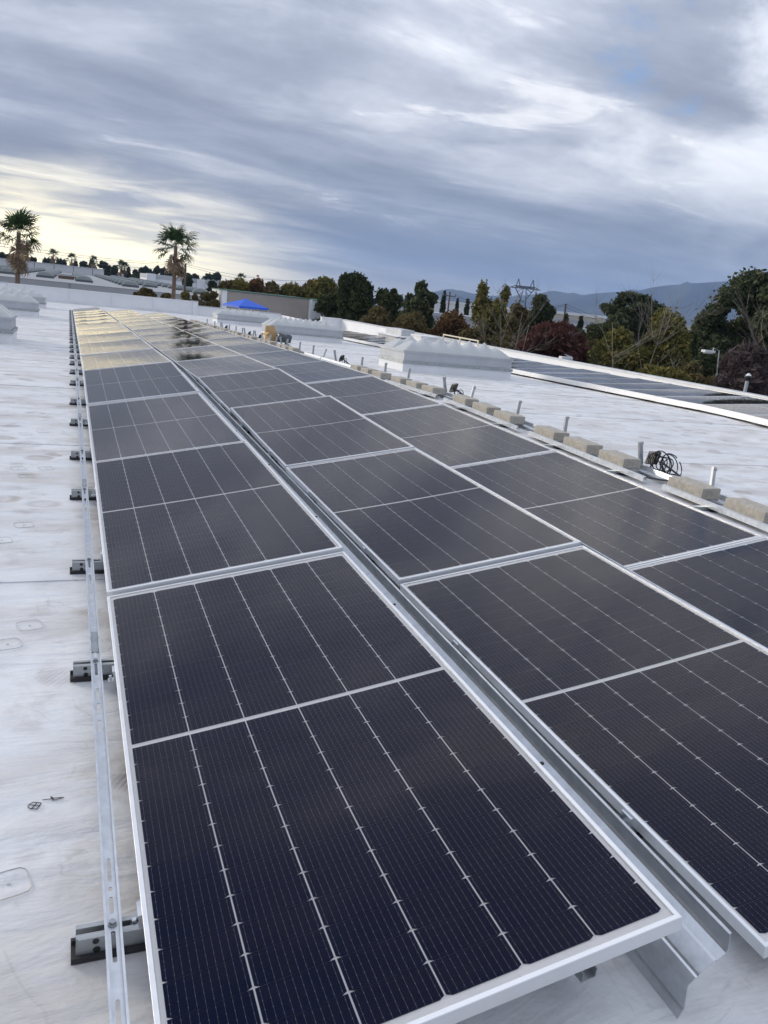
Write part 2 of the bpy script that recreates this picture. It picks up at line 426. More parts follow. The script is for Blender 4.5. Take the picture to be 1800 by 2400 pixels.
M = dict(
    membrane=mat_membrane(), cell=mat_cell(), glass=mat_glass(),
    frame=pbr('anodised_aluminium', (0.80, 0.81, 0.82), 0.34, 0.55, 0.05, 3, stretch=(1, 6, 1)),
    backsheet=pbr('white_backsheet', (0.93, 0.93, 0.93), 0.5),
    galv=pbr('galvanised_steel', (0.60, 0.625, 0.65), 0.36, 0.85, 0.14, 22, 0.03, 90),
    galvdull=pbr('weathered_galvanised_steel', (0.40, 0.42, 0.43), 0.48, 0.7, 0.16, 14, 0.04, 60),
    rubber=pbr('black_rubber', (0.018, 0.018, 0.02), 0.7, 0, 0.3, 12, 0.2, 80),
    black=pbr('black_plastic', (0.015, 0.015, 0.017), 0.45),
    concrete=pbr('cast_concrete', (0.43, 0.40, 0.345), 0.9, 0, 0.20, 24, 0.7, 120, 0.2),
    white=pbr('white_parapet_coating', (0.80, 0.805, 0.81), 0.6, 0, 0.05, 1.2, 0.10, 9, 0.3),
    curb=pbr('white_curb_membrane', (0.76, 0.77, 0.78), 0.55, 0, 0.07, 2.2, 0.2, 6, 0.3),
    dome=pbr('milky_acrylic', (0.46, 0.475, 0.47), 0.30, 0, 0.06, 2, 0, 1, 0.5),
    coping=pbr('grey_coping_metal', (0.50, 0.52, 0.54), 0.4, 0.5, 0.08, 3),
    beige=pbr('beige_stucco', (0.34, 0.30, 0.27), 0.9, 0, 0.08, 0.8, 0.2, 30, 0.2),
    stucco=pbr('pale_grey_stucco', (0.62, 0.64, 0.66), 0.85, 0, 0.06, 0.6, 0.1, 20, 0.2),
    greentrim=pbr('green_trim', (0.05, 0.16, 0.12), 0.5),
    bluecloth=pbr('blue_canopy_cloth', (0.015, 0.11, 0.62), 0.6, 0, 0.08, 3),
    cream=pbr('cream_painted_steel', (0.66, 0.60, 0.45), 0.5),
    card=pbr('brown_cardboard', (0.50, 0.33, 0.15), 0.85, 0, 0.1, 12),
    nroof=pbr('grey_gravel_roof', (0.30, 0.315, 0.33), 0.9, 0, 0.10, 0.15, stretch=(1, 1, 1)),
    nwall=pbr('grey_tiltup_concrete', (0.44, 0.455, 0.47), 0.85, 0, 0.07, 0.12),
    nfar=pbr('pale_tiltup_concrete', (0.60, 0.60, 0.60), 0.85, 0, 0.04, 0.1),
    ndome=pbr('weathered_acrylic_dome', (0.15, 0.17, 0.165), 0.35, 0, 0.2, 0.4),
    ncurb=pbr('dark_curb_metal', (0.10, 0.115, 0.12), 0.6),
    rust=pbr('rusty_metal', (0.20, 0.12, 0.08), 0.8, 0, 0.2, 2),
    wood=pbr('weathered_pole_wood', (0.10, 0.085, 0.075), 0.9, 0, 0.2, 2),
    steel=pbr('grey_lattice_steel', (0.10, 0.11, 0.12), 0.6, 0.3),
    wire=pbr('power_cable', (0.06, 0.06, 0.065), 0.6),
    bark=pbr('brown_bark', (0.13, 0.10, 0.08), 0.95, 0, 0.3, 3, 0.5, 8, 0.1),
    palebark=pbr('pale_bark', (0.25, 0.225, 0.20), 0.9, 0, 0.25, 3, 0.4, 8, 0.1),
    palmbark=pbr('palm_bark', (0.21, 0.155, 0.12), 0.95, 0, 0.25, 4, 0.8, 10, 0.1, stretch=(1, 1, 6)),
    ink=pbr('black_marker_ink', (0.02, 0.02, 0.025), 0.6),
    asphalt=pbr('asphalt_and_soil', (0.075, 0.075, 0.07), 0.95, 0, 0.3, 0.05, 0.2, 3),
    hills=pbr('chaparral_slopes', (0.028, 0.038, 0.042), 0.95, 0, 0.3, 0.002),
    tan=pbr('tan_painted_wall', (0.50, 0.46, 0.37), 0.85, 0, 0.05, 0.2),
    bwhite=pbr('white_painted_wall', (0.74, 0.75, 0.76), 0.8, 0, 0.05, 0.2),
    bdark=pbr('dark_window_band', (0.05, 0.06, 0.07), 0.3),
    lamp=pbr('lamp_white_enamel', (0.75, 0.76, 0.77), 0.4),
)
L = dict(
    euc=mat_leaf('eucalyptus_leaves', [(0.030, 0.046, 0.024), (0.057, 0.078, 0.041), (0.101, 0.119, 0.065), (0.176, 0.162, 0.095)]),
    dark=mat_leaf('dark_green_leaves', [(0.024, 0.038, 0.019), (0.046, 0.065, 0.030), (0.078, 0.095, 0.043), (0.128, 0.115, 0.061)]),
    olive=mat_leaf('olive_yellow_leaves', [(0.074, 0.088, 0.027), (0.142, 0.142, 0.043), (0.203, 0.182, 0.061), (0.270, 0.203, 0.081)]),
    brown=mat_leaf('browning_leaves', [(0.074, 0.057, 0.032), (0.128, 0.097, 0.047), (0.176, 0.142, 0.068), (0.115, 0.128, 0.054)]),
    rusty=mat_leaf('rust_orange_leaves', [(0.081, 0.054, 0.032), (0.155, 0.084, 0.045), (0.209, 0.119, 0.057), (0.101, 0.101, 0.047)]),
    red=mat_leaf('dark_red_leaves', [(0.061, 0.027, 0.027), (0.108, 0.046, 0.043), (0.149, 0.070, 0.059), (0.101, 0.074, 0.054)]),
    mauve=mat_leaf('bare_mauve_twigs', [(0.074, 0.057, 0.057), (0.115, 0.088, 0.086), (0.155, 0.121, 0.115)]),
    far=mat_leaf('far_tree_leaves', [(0.027, 0.041, 0.024), (0.049, 0.062, 0.034), (0.074, 0.078, 0.043)]),
    palm=mat_leaf('palm_fronds', [(0.027, 0.054, 0.022), (0.054, 0.095, 0.038), (0.101, 0.135, 0.057)]),
    dead=mat_leaf('dead_palm_fronds', [(0.176, 0.128, 0.081), (0.284, 0.209, 0.142), (0.378, 0.290, 0.203)]),
)

# ------------------------------------------------------------------ setting: ground, hills
g_ = MB(); g_.add([(-7500, -7500, GROUND), (7500, -7500, GROUND), (7500, 7500, GROUND), (-7500, 7500, GROUND)], [(0, 1, 2, 3)])
o = g_.obj('ground', M['asphalt']); o['kind'] = 'structure'

def hills():
    rnd = np.random.RandomState(4)
    prof = [(760, 712), (850, 706), (930, 700), (985, 692), (1030, 680), (1055, 676), (1090, 684), (1140, 692), (1200, 694), (1250, 690), (1295, 680), (1330, 686), (1365, 691),
            (1393, 687), (1448, 683), (1503, 679), (1526, 673), (1561, 668), (1640, 662), (1740, 656), (1850, 650), (2000, 640), (2300, 640), (2700, 660)]
    xs = np.linspace(760, 2700, 170); D = 6000.0
    v = []; nr = 16
    crest = []
    for x in xs:
        y = np.interp(x, [p[0] for p in prof], [p[1] for p in prof]); P = at(x, y, D); crest.append(P)
    for j in range(nr):
        f = j / (nr - 1)                       # 0 = foot (near), 0.62 = crest, 1 = far foot
        for i, P in enumerate(crest):
            dirh = np.array([P[0] - CAM[0], P[1] - CAM[1]]); dirh /= np.linalg.norm(dirh)
            off = (f - 0.62) * 2600
            h = (P[2] - GROUND) * (1 - abs((f - 0.62) / 0.62 if f < 0.62 else (f - 0.62) / 0.38) ** 1.25)
            if f < 0.6: h *= 0.86 + 0.26 * math.sin(i * 0.55 + 2.2 * math.sin(j * 0.7)) * (f / 0.6)
            h = max(h, -1)
            v.append((P[0] + dirh[0] * off, P[1] + dirh[1] * off, GROUND + h - 1))
    n = len(xs); q = [(j * n + i, j * n + i + 1, (j + 1) * n + i + 1, (j + 1) * n + i) for j in range(nr - 1) for i in range(n - 1)]
    o = link('hills', np_mesh('hills', v, q, M['hills'])); o['kind'] = 'structure'
    o['label'] = 'long blue mountain range on the horizon under the clouds'
hills()

# ------------------------------------------------------------------ our building: roof, membrane sheets, parapets
XL, XRt, YN, YF = -34.0, 14.15, -14.0, 49.5
rb = MB()
prof = [(YN, roof(YN)), (YR, roof(YR)), (YF, roof(YF))]
for (ya, za), (yb, zb) in zip(prof[:-1], prof[1:]):
    rb.add([(XL, ya, za - .02), (XRt, ya, za - .02), (XRt, yb, zb - .02), (XL, yb, zb - .02),
            (XL, ya, GROUND), (XRt, ya, GROUND), (XRt, yb, GROUND), (XL, yb, GROUND)],
           [(0, 1, 2, 3), (0, 4, 5, 1), (1, 5, 6, 2), (2, 6, 7, 3), (3, 7, 4, 0)])
roof_o = rb.obj('flat_roof', M['stucco']); roof_o['kind'] = 'structure'; roof_o['label'] = 'white membrane roof the solar rows stand on'
y0 = 0.40 - 2.83 * 6
k = 0
while y0 < YF:
    a, b = max(y0, YN), min(y0 + 2.83 + 0.09, YF)
    if b > a + 0.1:
        s = MB(); ys = [a] + ([YR] if a < YR < b else []) + [b]
        n = 26; vs = []
        rnd = random.Random(k * 7 + 1)
        ph = [rnd.uniform(0, 6) for _ in range(4)]
        for yy in ys:
            f = (yy - a) / (b - a)
            for i in range(n):
                x = XL + (XRt - XL) * i / (n - 1)
                vs.append((x, yy + 0.012 * math.sin(x * 1.3 + ph[0]) + 0.01 * math.sin(x * 3.7 + ph[1]), roof(yy) + 0.0045 * (1 - f)))
        q = [(j * n + i, j * n + i + 1, (j + 1) * n + i + 1, (j + 1) * n + i) for j in range(len(ys) - 1) for i in range(n - 1)]
        s.add(vs, q)
        # the lapped edge has a thickness
        e = [(vs[i][0], vs[i][1], vs[i][2] - 0.0042) for i in range(n)]
        s.add(vs[:n] + e, [(i, i + n, i + n + 1, i + 1) for i in range(n - 1)])
        s.obj('membrane_sheet', M['membrane'], roof_o)
    y0 += 2.83; k += 1

def wall_box(name, x0, x1, y0, y1, z0, z1, mat, label, cat='parapet', cop=None, group=None):
    w = thing(name, label, cat, None, group)
    MB().box(x0, x1, y0, y1, z0, z1).obj('wall', mat, w)
    if cop: MB().box(x0 - .03, x1 + .03, y0 - .03, y1 + .03, z1 + .001, z1 + .045).obj('coping', cop, w)
    return w

zr = roof(YF)
w = wall_box('parapet_wall', -3.6, 7.2, YF, YF + .25, zr - .5, 0.0, M['white'], 'long white parapet closing the far end behind the solar rows', cop=M['white'])
MB().box(-3.6, 7.19, YF - .05, YF, zr - .3, zr + .16).obj('base_flashing', M['curb'], w)
for xx in np.arange(-2.6, 7.0, 2.44): MB().box(xx, xx + .012, YF - .056, YF - .0505, zr + .16, -.02).obj('panel_joint', M['coping'], w)
wall_box('parapet_pier', 7.2, 7.52, YF - .12, YF + .35, zr - .5, 0.03, M['white'], 'short white parapet pier at the step in the far wall', 'pier', M['coping'])
wall_box('parapet_wall', 7.52, 13.0, YF, YF + .25, zr - .5, -0.24, M['white'], 'lower white parapet with grey coping right of the pier', cop=M['coping'])
wall_box('parapet_wall', XL, -3.95, YF, YF + .25, zr - .5, -.28, M['white'], 'low white parapet beyond the far-left skylights', cop=M['coping'])
wall_box('parapet_pier', -3.95, -3.6, YF - .12, YF + .35, zr - .5, .03, M['white'], 'small white parapet pier beside the far-left skylights', 'pier', M['coping'])
w = thing('parapet_wall', 'bright white parapet running along the panels on the right', 'parapet')
pb = MB(); ya = -14.0; yb = 40.1
pb.add([(14.15, ya, -2), (14.4, ya, -2), (14.4, yb, -2), (14.15, yb, -2), (14.15, ya, .16), (14.4, ya, .16), (14.4, yb, .06), (14.15, yb, .06)],
       [(0, 3, 2, 1), (4, 5, 6, 7), (0, 1, 5, 4), (1, 2, 6, 5), (2, 3, 7, 6), (3, 0, 4, 7)])
pb.obj('wall', M['white'], w)
cb = MB(); cb.add([(14.12, ya, .161), (14.43, ya, .161), (14.43, yb, .061), (14.12, yb, .061), (14.12, ya, .20), (14.43, ya, .20), (14.43, yb, .10), (14.12, yb, .10)],
       [(0, 3, 2, 1), (4, 5, 6, 7), (0, 1, 5, 4), (1, 2, 6, 5), (2, 3, 7, 6), (3, 0, 4, 7)])
cb.obj('coping', M['coping'], w)
wall_box('parapet_wall', 13.0, 14.15, 40.1, 40.35, -2, .07, M['white'], 'short white parapet return at the far corner behind the skylight', cop=M['white'])
wall_box('parapet_wall', 13.0, 13.2, 40.36, YF, -2, -.34, M['white'], 'low white side parapet beyond the short return wall', cop=M['white'])

# ------------------------------------------------------------------ solar panels
W, LP, GAP = 1.048, 2.252, 0.020
TILT = math.radians(10.02)
FR, FD = 0.011, 0.035
CW, CH = 0.1638, 0.0830

def frame_mesh(w, l):
    b = MB()
    # mitred ring: outer wall, top lip, inner wall
    def ring(x0, x1, y0, y1, z): return [(x0, y0, z), (x1, y0, z), (x1, y1, z), (x0, y1, z)]
    o0 = ring(0, w, 0, l, -FD); o1 = ring(0, w, 0, l, -.0012); o2 = ring(.0012, w - .0012, .0012, l - .0012, 0)
    i0 = ring(FR, w - FR, FR, l - FR, 0); i1 = ring(FR, w - FR, FR, l - FR, -FD)
    R_ = [o0, o1, o2, i0, i1]; vs = [p for r_ in R_ for p in r_]; fs = []
    for k in range(4):
        for i in range(4): j = (i + 1) % 4; fs.append((k * 4 + i, k * 4 + j, (k + 1) * 4 + j, (k + 1) * 4 + i))
    for i in range(4): j = (i + 1) % 4; fs.append((16 + i, 16 + j, j, i))
    b.add(vs, fs)
    return b.mesh('frame', M['frame'])

def sag(x, y, w, l):
    u, v = x / w, y / l
    return -0.0080 * (1 - (2 * v - 1) ** 2) * (0.4 + 0.6 * (1 - (2 * u - 1) ** 2))

def sheet_mesh(name, w, l, z, mat, nx=8, ny=22, sm=True):
    v = []; q = []
    for j in range(ny + 1):
        for i in range(nx + 1):
            x = FR - .001 + (w - 2 * FR + .002) * i / nx; y = FR - .001 + (l - 2 * FR + .002) * j / ny
            v.append((x, y, z + sag(x, y, w, l)))
    n = nx + 1
    q = [(j * n + i, j * n + i + 1, (j + 1) * n + i + 1, (j + 1) * n + i) for j in range(ny) for i in range(nx)]
    me = np_mesh(name, v, q, mat); me.polygons.foreach_set('use_smooth', [True] * len(q)); return me

def cell_positions(w, l, portrait=False):
    pos = []
    cx, cy = CW + .0040, CH + .0003
    if not portrait:
        mx = (w - 6 * CW - 5 * .0040) / 2; half = 13 * cy; my = (l - 2 * half - .020) / 2
        for h in range(2):
            for r_ in range(13):
                for c in range(6): pos.append((mx + c * cx, my + h * (half + .020) + r_ * cy, h))
    return pos

CPOS = cell_positions(W, LP)
ch = 0.0115
def cell_shape(h):
    # half-cut pseudo-square: two clipped corners, on the side away from the panel's middle bar
    k = ch * 0.5
    if h == 0: return [(0, k), (ch, 0), (CW - ch, 0), (CW, k), (CW, CH), (0, CH)]
    return [(0, 0), (CW, 0), (CW, CH - k), (CW - ch, CH), (ch, CH), (0, CH - k)]

def cell_mesh(h):
    me = bpy.data.meshes.new('cell'); p = cell_shape(h)
    me.from_pydata([(x, y, 0) for x, y in p], [], [tuple(range(6))]); me.materials.append(M['cell'])
    uv = me.uv_layers.new(name='UVMap')
    for i, (x, y) in enumerate(p): uv.data[i].uv = (x / CW, y / CH)
    return me

CELL = [cell_mesh(0), cell_mesh(1)]
def cells_joined(w=W, l=LP):
    me = bpy.data.meshes.new('cells'); vs = []; fs = []; uvs = []
    for x, y, h in CPOS:
        p = cell_shape(h); o_ = len(vs)
        for a, b in p: vs.append((x + a, y + b, -.0052 + sag(x + a, y + b, W, LP))); uvs.append((a / CW, b / CH))
        fs.append(tuple(range(o_, o_ + 6)))
    me.from_pydata(vs, [], fs); me.materials.append(M['cell']); uv = me.uv_layers.new(name='UVMap')
    uv.data.foreach_set('uv', np.array(uvs, np.float32).ravel()); return me

FRAME = frame_mesh(W, LP); BACK = sheet_mesh('backsheet', W, LP, -.0068, M['backsheet']); GLASS = sheet_mesh('glass_pane', W, LP, -.0020, M['glass'])
CELLS = cells_joined()
tabm = MB(); tabm.box(-.010, .004, -.022, .022, -.052, -.006); tabm.box(-.030, -.010, -.014, .014, -.052, -.046); tabm.bar((-.02, 0, -.046), (-.02, 0, -.03), .009); TAB = tabm.mesh('clamp', M['galv'])
hkm = MB(); hkm.box(.002, .008, -.02, .02, -.075, -.012); hkm.box(.008, .05, -.004, .004, -.062, -.056); HOOK = hkm.mesh('clamp', M['black'])

rnd = random.Random(11)
def panel(base_x, ya, yb, label, group, single=False, jit=True):
    """a panel lying between ya and yb with its low edge at base_x"""
    za, zb = roof(ya) - R0, roof(yb) - R0
    pitch = math.atan2(zb - za, yb - ya)
    jp = math.radians(rnd.gauss(0, .24)) if jit else 0; jt = math.radians(rnd.gauss(0, .10)) if jit else 0
    mw = T(base_x, ya + GAP / 2, za) @ RX(pitch + jp) @ RY(-TILT + jt)
    t = thing('solar_panel', label, 'solar panel', mw, group)
    link('frame', FRAME, t); link('backsheet', BACK, t)
    if single:
        for x, y, h in CPOS:
            z0_ = sag(x + CW / 2, y, W, LP); z1_ = sag(x + CW / 2, y + CH, W, LP); zx_ = (sag(x + CW, y + CH / 2, W, LP) - sag(x, y + CH / 2, W, LP)) / CW
            link('cell', CELL[h], t, T(x, y, -.0052 + (z0_ + sag(x, y, W, LP)) / 2 - zx_ * CW / 4) @ RY(-math.atan(zx_)) @ RX(math.atan2(z1_ - z0_, CH)))
    else:
        c = link('cells', CELLS, t); c['kind'] = 'stuff'
    link('glass_pane', GLASS, t)
    for f in (0.22, 0.72):
        link('clamp', TAB, t, T(0, LP * f, 0)); link('clamp', HOOK, t, T(W, LP * f + .12, 0))
    return t

ROWX = [0.0, 1.345, 2.683]; ROWY = [0.0, 0.0228, 0.0667]
ROWN = ['beside the slotted rail', 'in the middle row', 'in the row beside the concrete blocks']
PITCH = LP + GAP
for r_ in range(3):
    for i, s in enumerate(range(-1, 15)):
        ya = ROWY[r_] + s * PITCH
        lab = f'dark blue solar panel, {ORD[i]} from the near end {ROWN[r_]}'
        if i == 0 and r_ == 0: lab = 'nearest dark blue solar panel, beside the slotted rail'
        panel(ROWX[r_], ya - GAP / 2, ya + PITCH - GAP / 2, lab, f'solar panels {ROWN[r_]}', s in ((-1, 0), (-1, 0), (-1, 0, 1))[r_])

# second array along the right parapet: panels set across, low edge towards us
PW2, PL2 = 1.085, 2.252
FRAME2 = frame_mesh(PL2, PW2); BACK2 = sheet_mesh('backsheet', PL2, PW2, -.0062, M['backsheet'], 14, 6); GLASS2 = sheet_mesh('glass_pane', PL2, PW2, -.0022, M['glass'], 14, 6)
def cells2():
    me = bpy.data.meshes.new('cells'); vs = []; fs = []; uvs = []
    cw = (PW2 - 2 * .02 - 5 * .003) / 6
    for x, y, h in CPOS:
        c = round((x - CPOS[0][0]) / (CW + .0040)); p = cell_shape(h); o_ = len(vs)
        for a, b in p:
            X = y + b; Y = .02 + c * (cw + .003) + a / CW * cw
            vs.append((X, Y, -.0052 + sag(X, Y, PL2, PW2))); uvs.append((a / CW, b / CH))
        fs.append(tuple(range(o_, o_ + 6))[::-1])
    me.from_pydata(vs, [], fs); me.materials.append(M['cell']); uv = me.uv_layers.new(name='UVMap')
    uv.data.foreach_set('uv', np.array([uvs[i] for f in fs for i in f], np.float32).ravel()); return me
CELLS2 = cells2()
SKIRT = MB().box(-.012, -.002, 0, PW2 + .02, -.095, .004).mesh('skirt', M['frame'])
PAD2 = MB().box(.05, .32, .35, .47, -.135, -.10).box(.08, .16, .38, .44, -.10, -.036).mesh('support_foot', M['rubber'])
X2 = 10.02; yy = 3.0; i = 0
while yy < 39.0:
    za, zb = roof(yy) + .135, roof(yy + 1.105) + .135
    mw = T(X2, yy, za) @ RX(math.atan2(zb - za, 1.105) + math.radians(rnd.gauss(0, .12))) @ RY(-math.radians(3.2 + rnd.gauss(0, .1)))
    t = thing('solar_panel', f'solar panel set across, {ORD[i]} from the near end along the right parapet', 'solar panel', mw, 'solar panels along the right parapet')
    link('frame', FRAME2, t); link('backsheet', BACK2, t); c = link('cells', CELLS2, t); c['kind'] = 'stuff'; link('glass_pane', GLASS2, t)
    link('skirt', SKIRT, t); link('support_foot', PAD2, t)
    yy += 1.105; i += 1

# ------------------------------------------------------------------ slotted rail and feet beside the first row
def slotted_web(b, x0, x1, y0, y1, z, slots, t=.0025):
    """flat strip with real slots (ys, ye) in its middle"""
    sw = 0.36 * (x1 - x0); xm0 = (x0 + x1) / 2 - sw / 2; xm1 = (x0 + x1) / 2 + sw / 2
    b.box(x0, xm0, y0, y1, z - t, z); b.box(xm1, x1, y0, y1, z - t, z)
    cur = y0; c = sw * .32
    for a, e in sorted(slots):
        if a > cur: b.box(xm0, xm1, cur, a, z - t, z)
        for (xa, ya_, sx, sy) in ((xm0, a, 1, 1), (xm1, a, -1, 1), (xm0, e, 1, -1), (xm1, e, -1, -1)):
            b.add([(xa, ya_, z), (xa + sx * c, ya_, z), (xa, ya_ + sy * c, z)], [(0, 1, 2) if sx * sy > 0 else (0, 2, 1)])
        cur = e
    if cur < y1: b.box(xm0, xm1, cur, y1, z - t, z)

def rail_mesh(l):
    b = MB(); w = .030; hz = .017
    slots = []
    for c in (0.885, 2.121):
        for a, n in ((-.47, .07), (-.37, .075), (-.27, .075), (-.105, .085), (.028, .052), (.098, .014), (.128, .08)):
            if 0 < c + a and c + a + n < l: slots.append((c + a, c + a + n))
    slotted_web(b, .002, w - .002, 0, l, 0, slots)
    b.box(0, .002, 0, l, -.0025, hz); b.box(w - .002, w, 0, l, -.0025, hz)
    b.box(-.0030, .0, 0, l, hz - .002, hz); b.box(w, w + .0030, 0, l, hz - .002, hz)
    return b.mesh('channel', M['galv'])
RAIL = rail_mesh(PITCH - .004)
SPL = MB().box(.0035, .0265, -.085, .085, .0008, .0030).box(.0022, .0034, -.085, .085, .0030, .015).box(.0266, .0278, -.085, .085, .0030, .015).mesh('splice_plate', M['galvdull'])
XRAIL = -0.074
RH = 0.066                                    # rail web height above roof
def slope_at(y): return A1 if y < YR else -math.atan(S2)
for i in range(16):
    ya = -2.66 + i * PITCH
    pit = math.atan2(roof(ya + PITCH) - roof(ya), PITCH)
    t = thing('slotted_rail', f'galvanised slotted rail length, {ORD[i]} from the near end beside the panels', 'rail', T(XRAIL, ya, roof(ya) + RH) @ RX(pit), 'slotted rail lengths in one line')
    link('channel', RAIL, t)
    if i: link('splice_plate', SPL, t)

fm = MB()
# channel lying across the rail: two walls and a folded top
FL = 0.34
fb = MB(); fb.box(0, FL, -.020, -.018, .006, .058); fb.box(0, FL, .018, .020, .006, .058); fb.box(0, FL, -.018, -.008, .054, .058); fb.box(0, FL, .008, .018, .054, .058); fb.box(0, FL, -.018, .018, .006, .008)
fb.box(.004, FL, -.024, -.0203, .046, .058)
FOOT = fb.mesh('channel', M['galvdull'])
FPAD = MB().box(-.010, .30, -.030, .030, 0.0015, .0055).box(-.010, .30, -.030, -.0215, .0055, .016).box(-.010, .30, .0215, .030, .0055, .016).mesh('rubber_pad', M['rubber'])
def disc(r_, n=12, y=-.0208, x=0, z=0, t=.001):
    b = MB(); b.tube([(x, y, z), (x, y + t, z)], r_, n); return b
hb = MB()
for (x, z, r_) in ((.040, .048, .007), (.042, .022, .008), (.155, .048, .007), (.2, .022, .008)): hb.tube([(x, -.0250 if z > .04 else -.0210, z), (x, -.0200, z)], r_, 12)
HOLES = hb.mesh('hole', M['black'])
bb = MB(); bb.tube([(0, 0, 0), (0, 0, .002)], .0100, 14); bb.tube([(0, 0, .002), (0, 0, .009)], .0075, 6); BOLT = bb.mesh('bolt', M['galvdull'])
def foot(x, y, label, group, bolt=True):
    t = thing('support_foot', label, 'support foot', T(x, y, roof(y) + .004) @ RX(slope_at(y)), group)
    link('rubber_pad', FPAD, t); c_ = link('channel', FOOT, t); link('hole', HOLES, c_)
    if bolt: link('bolt', BOLT, t, T(XRAIL + .015 - x, 0, .0625))
    return t
for i in range(32):
    y = -1.745 + i * PITCH / 2 + (0.07 if i % 2 else -.03)
    if y > 33.8: break
    foot(-.134, y, f'galvanised foot on black rubber pad, {ORD[i]} from the near end under the slotted rail', 'feet under the slotted rail')
for r_ in (1, 2):
    for i in range(30):
        y = ROWY[r_] - 1.75 + i * PITCH / 2
        if r_ == 2 and i > 8: break
        foot(ROWX[r_] - .13, y, f'galvanised foot in the gap before the {["", "middle", "third"][r_]} row, {ORD[i]} from the near end', f'feet in the gap before the {["", "middle", "third"][r_]} row', False)

# wind deflectors behind the raised edge of each row
DP = [(.150, .214), (.146, .211), (.151, .196), (.154, .170), (.150, .159), (.128, .143), (.126, .147), (.121, .145), (.088, .118), (.085, .112), (.079, .110), (.062, .094), (.070, .028), (.066, .022), (.058, .002)]
def deflector_mesh(l):
    b = MB(); b.extrude_y(DP[::-1], 0, l, .0016); return b.mesh('sheet', M['galv'])
DEF = deflector_mesh(PITCH - .002)
for r_ in range(3):
    for i, s in enumerate(range(-1, 15)):
        ya = ROWY[r_] + s * PITCH
        pit = math.atan2(roof(ya + PITCH) - roof(ya), PITCH)
        t = link('wind_deflector', DEF, None)
        t.matrix_world = T(ROWX[r_] + W * math.cos(TILT), ya - .004, roof(ya)) @ RX(pit)
        tag(t, f'folded galvanised wind deflector, {ORD[i]} from the near end behind the {["first", "middle", "third"][r_]} row', 'wind deflector', f'wind deflectors behind the {["first", "middle", "third"][r_]} row')
# slotted leg lying under the raised edge at the near end of the first row
def leg_mesh(h):
    b = MB(); w = .042; d = .022
    slotted_web(b, 0, w, 0, h, 0, [(.02, .05), (.065, .10), (h - .05, h - .02)])
    b.box(0, .002, 0, h, 0, d); b.box(w - .002, w, 0, h, 0, d)
    return b.mesh('channel', M['galvdull'])
LEG = leg_mesh(.24)
P = onroof(1375, 2322, .02)
t = link('tilt_leg', LEG, None); t.matrix_world = T(P[0] - .02, P[1], P[2] + .03) @ RZ(math.radians(8)) @ RX(math.radians(4))
tag(t, 'short slotted steel leg poking out under the nearest panel', 'bracket')
for i in range(6):
    y = -1.75 + i * PITCH / 2
    t = link('tilt_leg', LEG, None); t.matrix_world = T(.93, y, roof(y) + .01) @ RX(math.radians(90))
    tag(t, f'upright slotted leg under the raised edge of the first row, {ORD[i]} from the near end', 'bracket', 'legs under the raised edge of the first row')

# ------------------------------------------------------------------ open racking with ballast blocks (row not yet covered)
def block_mesh(seed):
    rn = random.Random(seed); b = MB(); x, y, z = .20, .41, .098; c = .006
    # bevelled block with slightly worn corners
    vs = []
    for zz, ins in ((0, c), (c, 0), (z - c, 0), (z, c)):
        for sx, sy in ((0, 0), (1, 0), (1, 1), (0, 1)):
            vs.append((ins + sx * (x - 2 * ins) + rn.uniform(-.003, .003), ins + sy * (y - 2 * ins) + rn.uniform(-.003, .003), zz))
    fs = [(3, 2, 1, 0), (12, 13, 14, 15)]
    for k in range(3):
        for i in range(4): j = (i + 1) % 4; fs.append((k * 4 + i, k * 4 + j, k * 4 + 4 + j, k * 4 + 4 + i))
    b.add(vs, fs); return b.mesh('block', M['concrete'])
BLK = [block_mesh(i) for i in range(5)]
bi = 0
byl = [.42, 1.01, 1.68, 2.73, 3.34, 3.95, 4.91, 5.51, 6.12, 7.15, 7.77, 8.41, 9.32, 9.92, 10.52]
yb = 15.2
while yb < 33: byl += [yb, yb + .6, yb + 1.2]; yb += PITCH
XT = 4.78
for y in byl:
    t = link('ballast_block', BLK[bi % 5], None); t.matrix_world = T(XT + rnd.uniform(-.012, .012), y, roof(y) + .044) @ RX(slope_at(y)) @ RZ(rnd.gauss(0, .02))
    tag(t, f'sandy concrete ballast block, {ORD[bi]} from the near end on the open racking', 'ballast block', 'concrete ballast blocks on the open racking'); bi += 1
tr = MB(); tl = PITCH - .25
tr.extrude_y([(-.085, .030), (-.085, .072), (-.060, .076), (-.060, .072), (-.045, .040), (.0, .040)], 0, tl, .0018)
TRAYF = tr.mesh('front_rail', M['galv'])
tr = MB(); tr.extrude_y([(.16, .040), (.245, .040), (.262, .078), (.285, .078), (.285, .060)], 0, tl + .2, .0018); TRAYB = tr.mesh('back_rail', M['galv'])
CRS = MB().box(-.30, .42, -.020, .020, .012, .036).mesh('cross_channel', M['galvdull'])
CPAD = MB().box(-.10, .10, -.06, .06, .001, .012).mesh('rubber_pad', M['rubber'])
for i in range(15):
    ya = -.02 + i * PITCH + .06
    pit = slope_at(ya + 1)
    t = thing('ballast_tray', f'galvanised ballast tray, {ORD[i]} from the near end of the open racking', 'tray', T(XT, ya, roof(ya)) @ RX(pit), 'galvanised trays of the open racking')
    link('front_rail', TRAYF, t); link('back_rail', TRAYB, t)
    for f in (.38, 1.48):
        link('cross_channel', CRS, t, T(0, f, 0)); link('rubber_pad', CPAD, t, T(.02, f, 0))

